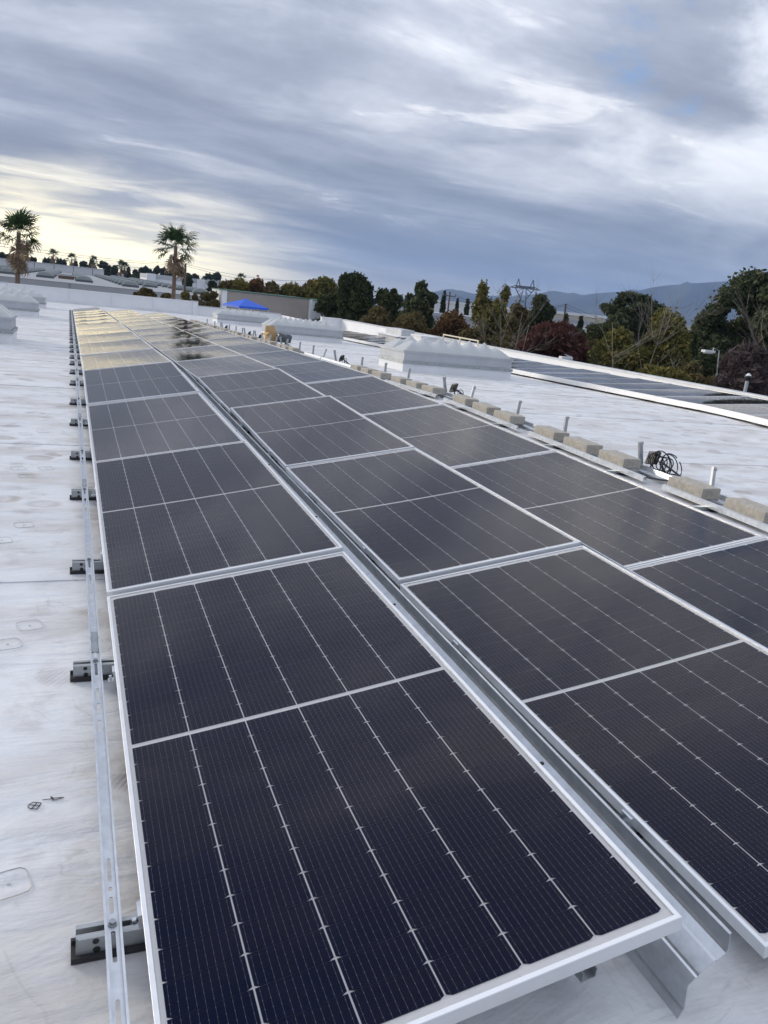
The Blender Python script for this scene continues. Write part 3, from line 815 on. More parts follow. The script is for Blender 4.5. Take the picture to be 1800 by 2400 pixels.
post = MB(); post.box(-.020, .020, -.012, -.010, 0, .225); post.box(-.020, -.018, -.010, .012, 0, .225); post.box(.018, .020, -.010, .012, 0, .225)
post.box(-.018, .026, -.016, .014, .205, .232); POST = post.mesh('post', M['galvdull'])
BASE = MB().box(-.05, .12, -.024, .024, -.004, .004).mesh('base_plate', M['galv'])
XP = 5.12
ups = [4.24, 5.32, 8.90, 9.96, 11.22, 14.6, 15.8, 17.0, 18.2, 18.95, 20.0, 21.2, 22.9, 24.0, 25.2, 27.0, 28.3, 30.2]
for i, y in enumerate(ups):
    t = thing('rack_post', f'upright galvanised rack post, {ORD[i]} from the near end of the open racking', 'post', T(XP, y, roof(y) + .046) @ RX(slope_at(y) + rnd.gauss(0, .02)) @ RY(rnd.gauss(.02, .02)), 'upright posts of the open racking')
    link('post', POST, t); link('base_plate', BASE, t)
downs = [2.03, 6.75, 14.0, 19.4]
for i, y in enumerate(downs):
    t = thing('rack_post', f'folded galvanised rack post leaning back, {ORD[i]} from the near end', 'post', T(XP + .05, y - .06, roof(y) + .05) @ RY(math.radians(26)) @ RX(math.radians(-28)), 'folded posts of the open racking')
    link('post', POST, t); link('base_plate', BASE, t)
mi_ = MB(); mi_.box(-.014, .014, -.07, .07, .02, .15); mi_.box(-.022, .022, -.055, .055, .035, .13)
for k in range(5): mi_.box(-.028, .028, -.05 + k * .023, -.044 + k * .023, .045, .12)
MICRO = mi_.mesh('inverter_body', M['black'])
def coil(seed, n, big):
    rn = random.Random(seed); b = MB()
    for k in range(n):
        r1 = rn.uniform(.07, .15) * big; cx, cy = rn.uniform(0, .16) * big, rn.uniform(-.16, .02) * big; ph = rn.uniform(0, 6); tl_ = rn.uniform(-.5, .5)
        pts = []
        for j in range(19):
            a = j / 18 * 2 * math.pi * .95 + ph
            pts.append((cx + r1 * .45 * math.cos(a) + .1 * math.sin(a) * tl_ * big, cy - r1 * .7 * math.cos(a + .4), max(.01, .11 * big + r1 * math.sin(a))))
        b.tube(pts, .0055, 5)
    pts = [(.02, -.05, .12), (.10, -.2, .04), (.06, -.38, .012), (-.12, -.46, .012), (-.30, -.30, .012), (-.38, -.1, .012), (-.42, .02, .03)]
    pts2 = []
    for j in range(len(pts) - 1):
        for f in (0, .33, .66): pts2.append(tuple(np.array(pts[j]) * (1 - f) + np.array(pts[j + 1]) * f))
    for off in (0, .018, -.02): b.tube([(p[0] + off, p[1] + off * .8, p[2]) for p in pts2], .0045, 5)
    return b.mesh('cable', M['black'])
mys = [2.80, 7.30, 12.66, 17.35, 20.5, 22.1, 26.2]
COILS = [coil(3, 9, .8), coil(5, 5, .6), coil(9, 4, .55)]
for i, y in enumerate(mys):
    t = thing('cable_bundle', f'black inverter box with coiled cables, {ORD[i]} from the near end of the open racking', 'cable bundle', T(XP - .03, y, roof(y) + .05), 'inverter boxes with cables on the open racking')
    link('inverter_body', MICRO, t, T(.06, -.02, .02) @ RY(math.radians(24)) @ RX(math.radians(-12)))
    link('bracket', POST, t, T(-.02, .02, .02) @ RY(math.radians(-14)))
    link('cable', COILS[0 if i == 0 else 1 + i % 2], t, T(.06, -.08, -.03))

# cardboard box and bag
P = onroof(632, 799, 0)
t = thing('cardboard_box', 'open brown cardboard box with a flap standing up by the skylight', 'box', T(P[0], P[1], roof(P[1])) @ RZ(.3))
cbm = MB(); bw, bd, bh = .40, .30, .24
cbm.box(0, bw, 0, .008, 0, bh); cbm.box(0, bw, bd - .008, bd, 0, bh); cbm.box(0, .008, .008, bd - .008, 0, bh); cbm.box(bw - .008, bw, .008, bd - .008, 0, bh); cbm.box(.008, bw - .008, .008, bd - .008, .0, .008)
cbm.obj('carton', M['card'], t)
MB().add([(-.002, .01, bh), (-.20, .0, bh - .09), (-.20, bd, bh - .09), (-.002, bd - .01, bh), (-.002, .01, bh + .006), (-.20, .0, bh - .084), (-.20, bd, bh - .084), (-.002, bd - .01, bh + .006)], [(0, 1, 2, 3), (7, 6, 5, 4), (0, 4, 5, 1), (1, 5, 6, 2), (2, 6, 7, 3), (3, 7, 4, 0)]).obj('flap', M['card'], t)
MB().add([(.0, bd + .001, bh), (bw, bd + .001, bh), (bw - .04, bd + .06, bh + .20), (.04, bd + .06, bh + .20), (.0, bd + .009, bh), (bw, bd + .009, bh), (bw - .04, bd + .068, bh + .20), (.04, bd + .068, bh + .20)], [(0, 1, 2, 3), (7, 6, 5, 4), (0, 4, 5, 1), (1, 5, 6, 2), (2, 6, 7, 3), (3, 7, 4, 0)]).obj('flap', M['card'], t)
P = onroof(664, 803, 0)
b = MB(); rn = random.Random(6)
for k in range(5): b.tube([(k * .07, .0, .0), (k * .075 + .02, .1, .16 + rn.uniform(-.03, .05)), (k * .08, .3, .15 + rn.uniform(-.04, .04)), (k * .08 + .01, .42, 0)], [.05, .075, .075, .05], 8)
t = b.obj('tool_bag', M['bdark'], None, True); t.matrix_world = T(P[0] - .1, P[1], roof(P[1]) + .02)
tag(t, 'dark slumped tool bag beside the cardboard box', 'bag')

# ------------------------------------------------------------------ skylights on our roof
def dome_mesh(lx, ly, npk, hp):
    nx, ny = npk * 10, 14; v = []
    for j in range(ny + 1):
        for i in range(nx + 1):
            u = i / nx; w_ = j / ny; x = u * lx; y = w_ * ly
            e = min(x, lx - x) / .42; e = min(1, e); c = 1 - abs(2 * w_ - 1)
            ridge = .52 + .48 * (1 - abs(2 * ((u * npk) % 1.0) - 1)) ** 1.1
            a = min(1.0, c * 1.35) ** .85
            h = hp * c ** .8 * (ridge * c + (1 - c) * .95)
            h = min(h, hp * 1.0 * e ** .9)
            v.append((x, y, h))
    n = nx + 1; q = [(j * n + i, j * n + i + 1, (j + 1) * n + i + 1, (j + 1) * n + i) for j in range(ny) for i in range(nx)]
    me = np_mesh('dome', v, q, M['dome']); me.polygons.foreach_set('use_smooth', [True] * len(q)); return me
SX, SY = 2.62, 1.42
DOME = dome_mesh(SX - .04, SY / 2 - .03, 7, .30)
cbm = MB(); cbm.box(0, SX, 0, SY, -.05, .20); CURB = cbm.mesh('curb', M['curb'])
fr_ = MB()
for (x0, x1, ya, yb_) in ((-.02, SX + .02, -.02, .0), (-.02, SX + .02, SY, SY + .02), (-.02, 0, 0, SY), (SX, SX + .02, 0, SY)): fr_.box(x0, x1, ya, yb_, .165, .225)
FLASH = fr_.mesh('flashing_band', M['galvdull'])
BODY = MB().box(.012, SX - .012, .012, SY - .012, .2005, .40).mesh('metal_frame', M['coping'])
cap = MB()
for y_ in (-.012, SY / 2 + .004):
    l_ = SY / 2 + .008
    cap.box(-.016, SX + .016, y_, y_ + .03, .401, .44); cap.box(-.016, SX + .016, y_ + l_ - .03, y_ + l_, .401, .44)
    cap.box(-.016, .02, y_ + .03, y_ + l_ - .03, .401, .44); cap.box(SX - .02, SX + .016, y_ + .03, y_ + l_ - .03, .401, .44)
CAP = cap.mesh('retaining_cap', M['coping'])
sc = MB()
for k in range(8): sc.tube([(.2 + k * .32, -.0265, .195), (.2 + k * .32, -.0195, .195)], .009, 8)
for k in range(4): sc.tube([(-.0265, .2 + k * .32, .195), (-.0195, .2 + k * .32, .195)], .009, 8)
SCREW = sc.mesh('screws', M['ncurb'])
SKY = [((6.36, 12.1), 'twin-domed white skylight nearest on the right of the racking'), ((6.3, 23.9), 'twin-domed white skylight behind the cardboard box'), ((6.55, 36.2), 'twin-domed white skylight in front of the blue canopy'),
       ((-1.06 - SX, 11.85), 'white skylight cut off by the left edge, nearest of three'), ((-1.06 - SX, 24.1), 'white twin-domed skylight on the left, middle of three'), ((-1.10 - SX, 34.6), 'white skylight on the left, farthest of three by the parapet')]
for (x, y), lab in SKY:
    t = thing('skylight', lab, 'skylight', T(x, y, roof(y)) @ RX(slope_at(y)), 'twin-domed skylights on the white roof')
    link('curb', CURB, t); link('flashing_band', FLASH, t); link('metal_frame', BODY, t); link('retaining_cap', CAP, t)
    sc_ = link('screws', SCREW, t); sc_['kind'] = 'stuff'
    link('dome', DOME, t, T(.02, .012, .4405)); link('dome', DOME, t, T(.02, SY / 2 + .018, .4405))

# roof hatch, duct boxes and guard rail near the right parapet
t = thing('duct_box', 'grey metal duct box with a wide lid by the right parapet', 'duct box', T(12.6, 28.0, roof(28)))
MB().box(0, .9, 0, 2.0, .0, .32).obj('body', M['coping'], t); MB().box(-.1, 1.0, -.5, 2.1, .321, .36).obj('lid', M['curb'], t); MB().box(.3, .9, .1, 1.9, .361, .62).obj('hood', M['coping'], t)
t = thing('roof_hatch', 'white roof hatch box between the duct box and guard rail', 'hatch', T(13.0, 26.2, roof(26)))
MB().box(0, .8, 0, 1.0, 0, .42).obj('curb', M['curb'], t); MB().box(-.04, .84, -.04, 1.04, .421, .48).obj('lid', M['bwhite'], t)
t = thing('guard_rail', 'cream painted guard rail standing at the right parapet', 'guard rail', None)
g0 = onx(1040, 784, 13.9); g1 = onx(1121, 799, 13.9); gz = roof(24)
for i, f in enumerate((0, .5, 1)):
    p = g0 * (1 - f) + g1 * f; MB().bar((p[0], p[1], gz), (p[0], p[1], p[2] - .022), .045).obj('rail_post', M['cream'], t)
MB().bar(g0 + np.array([0, .022, 0]), g1 - np.array([0, .022, 0]), .045).obj('top_rail', M['cream'], t)

# pen marks on the membrane near the rail
def pen(lines, name, label):
    b = MB()
    for pts in lines:
        for (a, c) in zip(pts[:-1], pts[1:]):
            A = onroof(*a); B = onroof(*c)
            b.bar((A[0], A[1], roof(A[1]) + .0062), (B[0], B[1], roof(B[1]) + .0062), .0022, .001)
    o_ = b.obj(name, M['ink'], roof_o); o_['label'] = label
def zz(x, y): return (x / 2.458, 1500 + y / 2.458)
pen([[zz(160, 965), zz(190, 945), zz(238, 950), zz(212, 985), zz(172, 982), zz(160, 970)], [zz(178, 985), zz(214, 948)], [zz(170, 960), zz(232, 968)]], 'grid_mark', 'black pen diamond grid drawn on the membrane')
pen([[zz(245, 932), zz(300, 925), zz(292, 912), zz(308, 922), zz(368, 917), zz(308, 934), zz(300, 925)], [zz(308, 922), zz(304, 934)]], 'arrow_mark', 'black pen arrow drawn on the membrane')
# fastener plates telegraphing through the membrane
plm = MB(); ring = []
for i in range(25):
    a = 2 * math.pi * (i + .5) / 24; e = max(abs(math.cos(a)), abs(math.sin(a))) * .8 + .2
    ring.append((.047 * math.cos(a) / e, .047 * math.sin(a) / e, 0))
plm.tube(ring, .0011, 5, cap=False); plm.tube([(0, 0, -.001), (0, 0, .0008)], .004, 8)
PLATE = plm.mesh('plate_outline', pbr('scuffed_membrane', (0.46, 0.44, 0.42), 0.7, 0, 0.2, 30))
for (px, py) in ((70, 1468), (18, 1512), (4, 1268), (56, 1232), (42, 1099), (108, 1099), (62, 1117), (100, 1012), (20, 2075), (60, 1018)):
    P = onroof(px, py); link('plate_outline', PLATE, roof_o, T(P[0], P[1], roof(P[1]) + .0046) @ RZ(.25))

# ------------------------------------------------------------------ buildings beyond our roof
NZ = -0.62
t = thing('warehouse', 'long grey warehouse with rows of roof domes beyond the white parapet', 'building')
MB().box(-70, 34, 95.3, 300, GROUND, NZ).obj('roof_deck', M['nroof'], t)
MB().box(-70, 34, 95, 95.3, GROUND, -.40).obj('front_wall', M['nwall'], t)
MB().box(-70, 34, 94.97, 95.33, -.399, -.36).obj('coping', M['coping'], t)
for x in np.arange(-22, 33, 7.3): MB().box(x, x + .06, 94.955, 94.9995, GROUND, -.42).obj('wall_joint', M['ncurb'], t)
MB().box(34, 34.3, 95, 300, GROUND, -.45).obj('side_wall', M['nwall'], t)
fw = thing('warehouse', 'tall pale warehouse wall behind the roof domes, under the skyline trees', 'building')
MB().box(-90, 11.2, 300.2, 330, GROUND, 1.75).obj('wall', M['nfar'], fw)
MB().box(-90.2, 11.4, 300.0, 330.2, 1.751, 1.95).obj('coping', M['coping'], fw)
for x in np.arange(-36, 11, 6.2): MB().box(x, x + .16, 300.12, 300.199, NZ, 1.74).obj('panel_joint', M['ncurb'], fw)
# dome skylights on the warehouse
dv = []
nx, ny = 10, 8
for j in range(ny + 1):
    for i in range(nx + 1):
        u, w_ = i / nx * 2 - 1, j / ny * 2 - 1
        dv.append((u * 1.2, w_ * .75, .60 * max(0, 1 - abs(u) ** 3.0) ** .6 * max(0, 1 - abs(w_) ** 2.6) ** .6))
ND = np_mesh('dome', dv, [(j * (nx + 1) + i, j * (nx + 1) + i + 1, (j + 1) * (nx + 1) + i + 1, (j + 1) * (nx + 1) + i) for j in range(ny) for i in range(nx)], M['ndome'])
ND.polygons.foreach_set('use_smooth', [True] * (nx * ny))
NC = MB().box(-1.25, 1.25, -.8, .8, 0, .32).mesh('curb', M['ncurb'])
k = 0
for ri, (x, ya, yb, st) in enumerate(((-13.2, 150, 290, 10), (-8.6, 132, 290, 9), (-3.6, 134, 290, 8.5), (2.0, 130, 288, 8.5), (8.6, 128, 288, 8.2), (13.5, 150, 290, 9), (19.0, 126, 286, 8.5))):
    i = 0; y = ya
    while y < yb:
        t = thing('dome_skylight', f'dome skylight on the warehouse, {ORD[i]} from the front in {ORD[ri]} row from left', 'skylight', T(x, y, NZ), 'dome skylights on the grey warehouse roof')
        link('curb', NC, t); link('dome', ND, t, T(0, 0, .321))
        y += st * 1.35; i += 1
for i, y in enumerate((142, 165)):
    t = thing('roof_vent', ['rusty flat roof vent between two dome rows, nearer of two', 'rusty flat roof vent between two dome rows, farther of two'][i], 'vent', T(-.6, y, NZ), 'rusty roof vents on the warehouse')
    MB().box(-1.2, 1.2, -.8, .8, 0, .5).obj('base', M['rust'], t); MB().box(-1.4, 1.4, -1, 1, .501, .62).obj('lid', M['coping'], t)
# white hall with grey band
t = thing('white_hall', 'white hall with a grey upper band behind the right palm', 'building')
MB().box(20.4, 46, 230, 262, GROUND, .75).obj('wall', M['bwhite'], t); MB().box(20.35, 46.05, 229.95, 262.05, .751, 1.95).obj('grey_band', M['nwall'], t)
MB().box(19.6, 22.0, 228.9, 229.9, GROUND, 2.05).obj('pylon_wall', M['bwhite'], t); MB().box(33.2, 35.4, 228.9, 229.9, GROUND, 1.9).obj('pylon_wall', M['bwhite'], t)
for i, x in enumerate(np.arange(36.5, 45, 1.5)): MB().tube([(x, 240, 1.96), (x, 240, 2.3)], [.55, .2], 8).obj('roof_dome', M['ndome'], t)
# low roof with beige screen wall and canopy
t = thing('low_roof', 'lower flat roof behind the parapet, carrying the blue canopy', 'building')
MB().box(8.2, 30, 50.4, 70, GROUND, -2.55).obj('deck', M['stucco'], t)
t = thing('screen_wall', 'long beige stucco wall behind the blue canopy', 'building')
MB().box(13.06, 20.7, 70.02, 76, GROUND, .76).obj('wall', M['beige'], t); MB().box(12.66, 13.05, 70.0, 76, GROUND, .78).obj('lit_end_pier', M['bwhite'], t)  # wall's left end coloured white for the light falling on that side
MB().box(12.6, 20.69, 69.95, 76.05, .781, .84).obj('coping', M['greentrim'], t)
t = thing('screen_wall', 'pale grey stucco block with a green top edge right of the beige wall', 'building')
MB().box(20.71, 23.2, 69.2, 76, GROUND, .72).obj('wall', M['stucco'], t); MB().box(20.8, 23.26, 69.14, 76.06, .721, .80).obj('coping', M['greentrim'], t)
# blue pop-up canopy
CZ = -2.55
cx, cy = 13.15, 62.0
t = thing('canopy_tent', 'bright blue pop-up canopy in front of the beige wall', 'canopy', T(cx, cy, CZ) @ RZ(math.radians(18)))
s = 1.34; ev = 2.33; pk = 2.90
c = MB(); vs = [(-s, -s, ev), (s, -s, ev), (s, s, ev), (-s, s, ev), (0, 0, pk)]
c.add(vs, [(0, 1, 4), (1, 2, 4), (2, 3, 4), (3, 0, 4)])
c.add([(x, y, z - .02) for x, y, z in vs], [(1, 0, 4), (2, 1, 4), (3, 2, 4), (0, 3, 4)])
c.obj('roof_cloth', M['bluecloth'], t)
v = MB(); q4 = [(-s, -s), (s, -s), (s, s), (-s, s)]
for i in range(4):
    a, b = q4[i], q4[(i + 1) % 4]; pts = []
    for k in range(9):
        f = k / 8; pts.append((a[0] * (1 - f) + b[0] * f, a[1] * (1 - f) + b[1] * f))
    vs = [(p[0] * 1.004, p[1] * 1.004, ev + .004) for p in pts] + [(p[0] * 1.015, p[1] * 1.015, ev - .15 - .02 * math.sin(k * 2.2)) for k, p in enumerate(pts)]
    v.add(vs, [(k, k + 1, k + 10, k + 9) for k in range(8)])
v.obj('valance', M['bluecloth'], t)
for sx, sy in ((-1, -1), (1, -1), (1, 1), (-1, 1)): MB().tube([(sx * (s + .22), sy * (s + .22), 0), (sx * (s - .03), sy * (s - .03), ev - .1)], .022, 6).obj('leg', M['bwhite'], t)

# far buildings to the right
def hall(name, label, px0, px1, ptop, D, depth, mat, band=None, parts=0):
    a = at(px0, ptop, D); b = at(px1, ptop + (px1 - px0) * .108, D)
    top = (a[2] + b[2]) / 2; t = thing(name, label, 'building')
    dv_ = np.array([b[0] - a[0], b[1] - a[1]]); ln = np.linalg.norm(dv_); dv_ /= ln; nv = np.array([-dv_[1], dv_[0]])
    ang = math.atan2(dv_[1], dv_[0]); t.matrix_world = T(a[0], a[1], 0) @ RZ(ang)
    MB().box(0, ln, 0, depth, GROUND, top).obj('wall', mat, t)
    MB().box(-.1, ln + .1, -.1, depth + .1, top + .01, top + .5).obj('coping', band or mat, t)
    for k in range(parts):
        x = ln * (k + .5) / parts; MB().box(x - 1.2, x + 1.2, -.06, -.005, GROUND + 1.2, GROUND + 4.4).obj('dock_door', M['bdark'], t)
        MB().box(x - 2.0, x - 1.3, -.06, -.005, top - 1.8, top - 1.0).obj('window', M['bdark'], t)
    return t
hall('white_warehouse', 'long white warehouse glimpsed between the cypresses', 985, 1215, 704, 170, 40, M['bwhite'], M['bwhite'], 8)
hall('grey_shed', 'low grey roofed shed behind the dark green tree', 1010, 1130, 740, 120, 20, M['nwall'], M['coping'], 3)
hall('white_warehouse', 'white warehouse behind the bare pale-trunked trees', 1216, 1300, 728, 190, 30, M['bwhite'], M['coping'], 4)
hall('tan_warehouse', 'cream topped warehouse behind the leaning pole', 1283, 1420, 733, 150, 30, M['tan'], M['bwhite'], 4)
hall('white_warehouse', 'low pale warehouse left of the round eucalyptus', 1300, 1395, 752, 120, 16, M['bwhite'], M['coping'], 3)
hall('grey_shed', 'dull grey shed right of the round eucalyptus', 1560, 1603, 762, 150, 20, M['beige'], M['coping'], 1)
for i, (a, b, p, D) in enumerate(((1600, 1640, 766, 210), (1612, 1660, 779, 160), (1628, 1700, 796, 120), (1690, 1760, 790, 130))):
    hall('white_shed', ['small cream shed', 'small white shed', 'low white shed', 'white shed behind branches'][i] + ' beside the big eucalyptus on the right, ' + ['farthest', 'third', 'second', 'nearest'][i] + ' of four', a, b, p, D, 12, M['cream'] if i == 0 else M['bwhite'], M['coping'], 2)

# ------------------------------------------------------------------ trees
def rotq(n, rs, ls, asp=1.6, up=None):
    """n random leaf quads around the origin, sizes ls"""
    a = rs.normal(size=(n, 3)); a /= np.linalg.norm(a, axis=1)[:, None]
    if up is not None: a = a * (1 - up) + np.array([0, 0, 1]) * up; a /= np.linalg.norm(a, axis=1)[:, None]
    b = np.cross(a, rs.normal(size=(n, 3))); b /= np.linalg.norm(b, axis=1)[:, None]
    s = ls * rs.uniform(.55, 1.25, size=(n, 1))
    A = a * s * asp / 2; B = b * s / 2
    return np.stack([-A - B * .35, -A * .1 + B * -1.0 + A * .2, A + B * .15, A * .1 + B], 1)

def crown_mesh(name, blobs, n, ls, mat, seed, asp=1.6, up=None, fill=.55):
    rs = np.random.RandomState(seed)
    vol = np.array([b[3] * b[4] * b[5] for b in blobs]) ** .72; cnt = np.maximum(20, (n * vol / vol.sum()).astype(int))
    C_ = []
    for b, c in zip(blobs, cnt):
        d = rs.normal(size=(c, 3)); d /= np.linalg.norm(d, axis=1)[:, None]
        rr = rs.uniform(fill ** 3, 1.08, size=(c, 1)) ** (1 / 3.)
        rr *= 1 + .22 * np.sin(d[:, :1] * 7 + b[0] * 3) * np.cos(d[:, 2:3] * 6 + b[1] * 2) + rs.normal(0, .08, size=(c, 1)) + (rs.uniform(size=(c, 1)) < .14) * rs.uniform(0, .42, size=(c, 1))
        C_.append(np.array(b[:3]) + d * rr * np.array(b[3:6]))
    C_ = np.concatenate(C_); Q = rotq(len(C_), rs, ls, asp, up) + C_[:, None, :]
    V = Q.reshape(-1, 3); I = np.arange(len(V)).reshape(-1, 4)
    return np_mesh(name, V, I, mat)

def trunk_mesh(blobs, H, r0, mat, seed, limb=.35, nl=None):
    rn = random.Random(seed); b = MB()
    ztop = max(x[2] for x in blobs); lean = (rn.uniform(-.03, .03) * H, rn.uniform(-.03, .03) * H)
    fork = max(.12 * H, min(x[2] - x[5] for x in blobs) * .85)
    pts = [(0, 0, -.2), (lean[0] * .3, lean[1] * .3, fork * .5), (lean[0] * .6, lean[1] * .6, fork), (lean[0], lean[1], ztop)]
    b.tube(pts, [r0, r0 * .8, r0 * .65, r0 * .18], 8)
    order = list(blobs); rn.shuffle(order)
    for x in order[:nl or 14]:
        f = rn.uniform(.0, .6); s_ = np.array(pts[2]) * (1 - f) + np.array(pts[3]) * f; e = np.array(x[:3]); s_[2] = min(s_[2], e[2] - .1 * x[5])
        mid = (s_ + e) / 2 + np.array([rn.uniform(-.2, .2), rn.uniform(-.2, .2), .12 * np.linalg.norm(e - s_)])
        b.tube([s_, mid, e], [r0 * limb, r0 * limb * .6, r0 * .06], 6)
        for k in range(3):
            d = np.array([rn.gauss(0, 1), rn.gauss(0, 1), rn.gauss(.4, .7)]); d /= np.linalg.norm(d)
            b.tube([mid, mid * .4 + e * .6 + d * x[3] * .4, e + d * np.array(x[3:6]) * .85], [r0 * limb * .4, r0 * .12, r0 * .03], 5)
    return b.mesh('trunk', mat, True)

def tree(name, label, px, ptop, pbot, wpx, D, leaf, bark, nb=12, nl=6000, ls=.3, seed=1, shape='round', r0=None, asp=1.6, up=None, group=None, fill=.55, limbs=None, cat='tree'):
    rn = random.Random(seed * 13 + 5)
    pm = (ptop + pbot) / 2; base = at(px, pm, D); top = at(px, ptop, D)[2]; bot = at(px, pbot, D)[2]
    depth = float((base - CAM) @ CD); w = wpx * depth / F / 2
    top -= GROUND; bot -= GROUND; bot = max(.3, bot); H = top; hc = (top - bot) / 2; zc = (top + bot) / 2
    blobs = []
    if shape == 'cone':
        for k in range(nb):
            f = (k + .5) / nb; r_ = w * (1 - f) ** .8 + .12 * w; a = rn.uniform(0, 6.28); q = rn.uniform(0, .35) * r_
            blobs.append((q * math.cos(a), q * math.sin(a), bot + (top - bot) * f, r_ * .8, r_ * .8, (top - bot) / nb * 1.1))
    elif shape == 'column':
        for k in range(nb):
            f = (k + .5) / nb; r_ = w * math.sin(math.pi * min(.97, f * .75 + .22)) ** .6
            blobs.append((rn.uniform(-.15, .15) * w, rn.uniform(-.15, .15) * w, bot + (top - bot) * f, r_, r_, (top - bot) / nb * .9))
    else:
        sc_ = {'round': .34, 'euc': .29, 'open': .24, 'twig': .36}[shape]; nb = int(nb * 1.8)
        for k in range(nb):
            for _ in range(40):
                a = rn.uniform(0, 6.283); z = rn.uniform(-1, 1); q = math.sqrt(max(0, 1 - z * z)) * math.sqrt(rn.uniform(.1, 1))
                p = (q * math.cos(a), q * math.sin(a), z)
                if all(sum((p[i] - (o_[i] - (0, 0, zc)[i]) / (w, w, hc)[i]) ** 2 for i in range(3)) > (sc_ * .85) ** 2 for o_ in blobs): break
            r_ = sc_ * rn.uniform(.55, 1.25)
            blobs.append((p[0] * w * (1 - r_ * .75), p[1] * w * (1 - r_ * .75), zc + p[2] * hc * (1 - r_ * .6), w * r_, w * r_, hc * r_ * (.8 if shape == 'euc' else 1)))
    mt_ = max(b_[2] + b_[5] for b_ in blobs); mb_ = min(b_[2] - b_[5] for b_ in blobs); mw_ = max(math.hypot(b_[0], b_[1]) + b_[3] for b_ in blobs)
    kz = (top - bot) / (mt_ - mb_); kx = w / mw_
    blobs = [(b_[0] * kx, b_[1] * kx, bot + (b_[2] - mb_) * kz, b_[3] * kx, b_[4] * kx, b_[5] * kz) for b_ in blobs]
    t = thing(name, label, cat, T(base[0], base[1], GROUND), group)
    link('trunk', trunk_mesh(blobs, H, r0 or max(.1, H * .02), bark, seed, nl=limbs), t)
    link('crown', crown_mesh('crown', blobs, nl * (3 if D < 110 else 1), ls * (.6 if D < 110 else .85), leaf, seed, asp, up, fill), t)
    return t

B, PB = M['bark'], M['palebark']
# big trees right of the roof
tree('eucalyptus_tree', 'tall dark eucalyptus with rounded clumps at the right edge', 1790, 640, 900, 330, 62, L['euc'], PB, 26, 26000, .34, 3, 'euc', .38, fill=.6)
tree('eucalyptus_tree', 'dark eucalyptus clump leaning out from the big tree at the right edge', 1665, 740, 880, 130, 66, L['euc'], B, 12, 9000, .32, 8, 'euc', .25)
tree('eucalyptus_tree', 'round-topped eucalyptus with open branches before the blue mountains', 1474, 685, 800, 165, 82, L['euc'], PB, 15, 10000, .36, 4, 'euc', .3, fill=.62)
tree('olive_tree', 'yellow-green leafy tree with pale dead branches below the round eucalyptus', 1440, 772, 915, 150, 46, L['olive'], PB, 14, 12000, .24, 5, 'round', .07)
tree('olive_tree', 'olive-green leafy tree rising to a point right of the round eucalyptus', 1553, 730, 930, 130, 47, L['olive'], B, 16, 13000, .24, 6, 'round', .14)
tree('brown_tree', 'brownish low tree beside the street lamp', 1615, 850, 985, 110, 42, L['brown'], B, 10, 7000, .22, 7, 'round', .12)
tree('red_bush_tree', 'dark red rounded tree above the white parapet', 1300, 756, 880, 170, 47, L['red'], B, 14, 15000, .20, 9, 'round', .14, asp=3.2, fill=.4)
tree('bare_tree', 'mauve twiggy bare tree at the right edge behind the lamp post', 1745, 812, 985, 160, 38, L['mauve'], B, 14, 13000, .17, 10, 'twig', .14, asp=6, up=.35, fill=.2)
tree('birch_tree', 'thin yellowing tree with pale trunks beside the lattice pylon', 1148, 662, 850, 95, 52, L['olive'], PB, 13, 3200, .24, 12, 'open', .06, fill=.3, limbs=13)
tree('birch_tree', 'nearly bare pale-branched tree right of the yellowing tree', 1202, 708, 850, 90, 50, L['brown'], PB, 12, 2200, .22, 13, 'open', .055, fill=.3, limbs=12)
tree('dark_tree', 'dark rounded tree below the lattice pylon', 1257, 690, 800, 95, 84, L['dark'], B, 12, 7000, .34, 14, 'round', .2)
tree('rusty_tree', 'rust-orange tree right of the leafy green one', 1050, 730, 850, 120, 58, L['rusty'], B, 13, 9000, .24, 15, 'round', .14)
tree('rusty_tree', 'brown-orange low tree above the guard rail', 1110, 770, 870, 110, 50, L['brown'], B, 12, 8000, .22, 16, 'round', .12)
tree('dark_tree', 'tall dark green tree right of the pale stucco block', 828, 640, 770, 105, 72, L['dark'], B, 14, 11000, .30, 17, 'round', .22)
tree('dark_tree', 'dark green tree with a brownish foot beside the tall dark one', 770, 690, 800, 100, 74, L['dark'], B, 12, 8000, .30, 18, 'round', .2)
tree('green_tree', 'smaller dark tree left of the leafy branching one', 910, 675, 780, 75, 70, L['dark'], B, 10, 5500, .30, 19, 'round', .18)
tree('green_tree', 'sparse green tree with upright leafy branches before the white warehouse', 985, 660, 790, 95, 62, L['euc'], B, 13, 4200, .34, 20, 'open', .15, fill=.35, limbs=13)
tree('brown_tree', 'brown twiggy thicket behind the right parapet, left part', 890, 720, 840, 120, 60, L['brown'], B, 12, 10000, .20, 21, 'twig', .12, asp=3.5, fill=.25)
tree('brown_tree', 'brown twiggy thicket behind the right parapet, right part', 965, 735, 850, 110, 58, L['brown'], B, 12, 9000, .20, 22, 'twig', .12, asp=3.5, fill=.25)
tree('dark_tree', 'dark shrub tree between the red tree and rust-orange trees', 1185, 790, 880, 110, 49, L['brown'], B, 11, 8000, .2, 23, 'twig', .1, asp=3, fill=.3)
tree('dark_tree', 'very dark tree behind the street lamp', 1655, 830, 960, 110, 52, L['dark'], B, 12, 9000, .26, 24, 'round', .16)
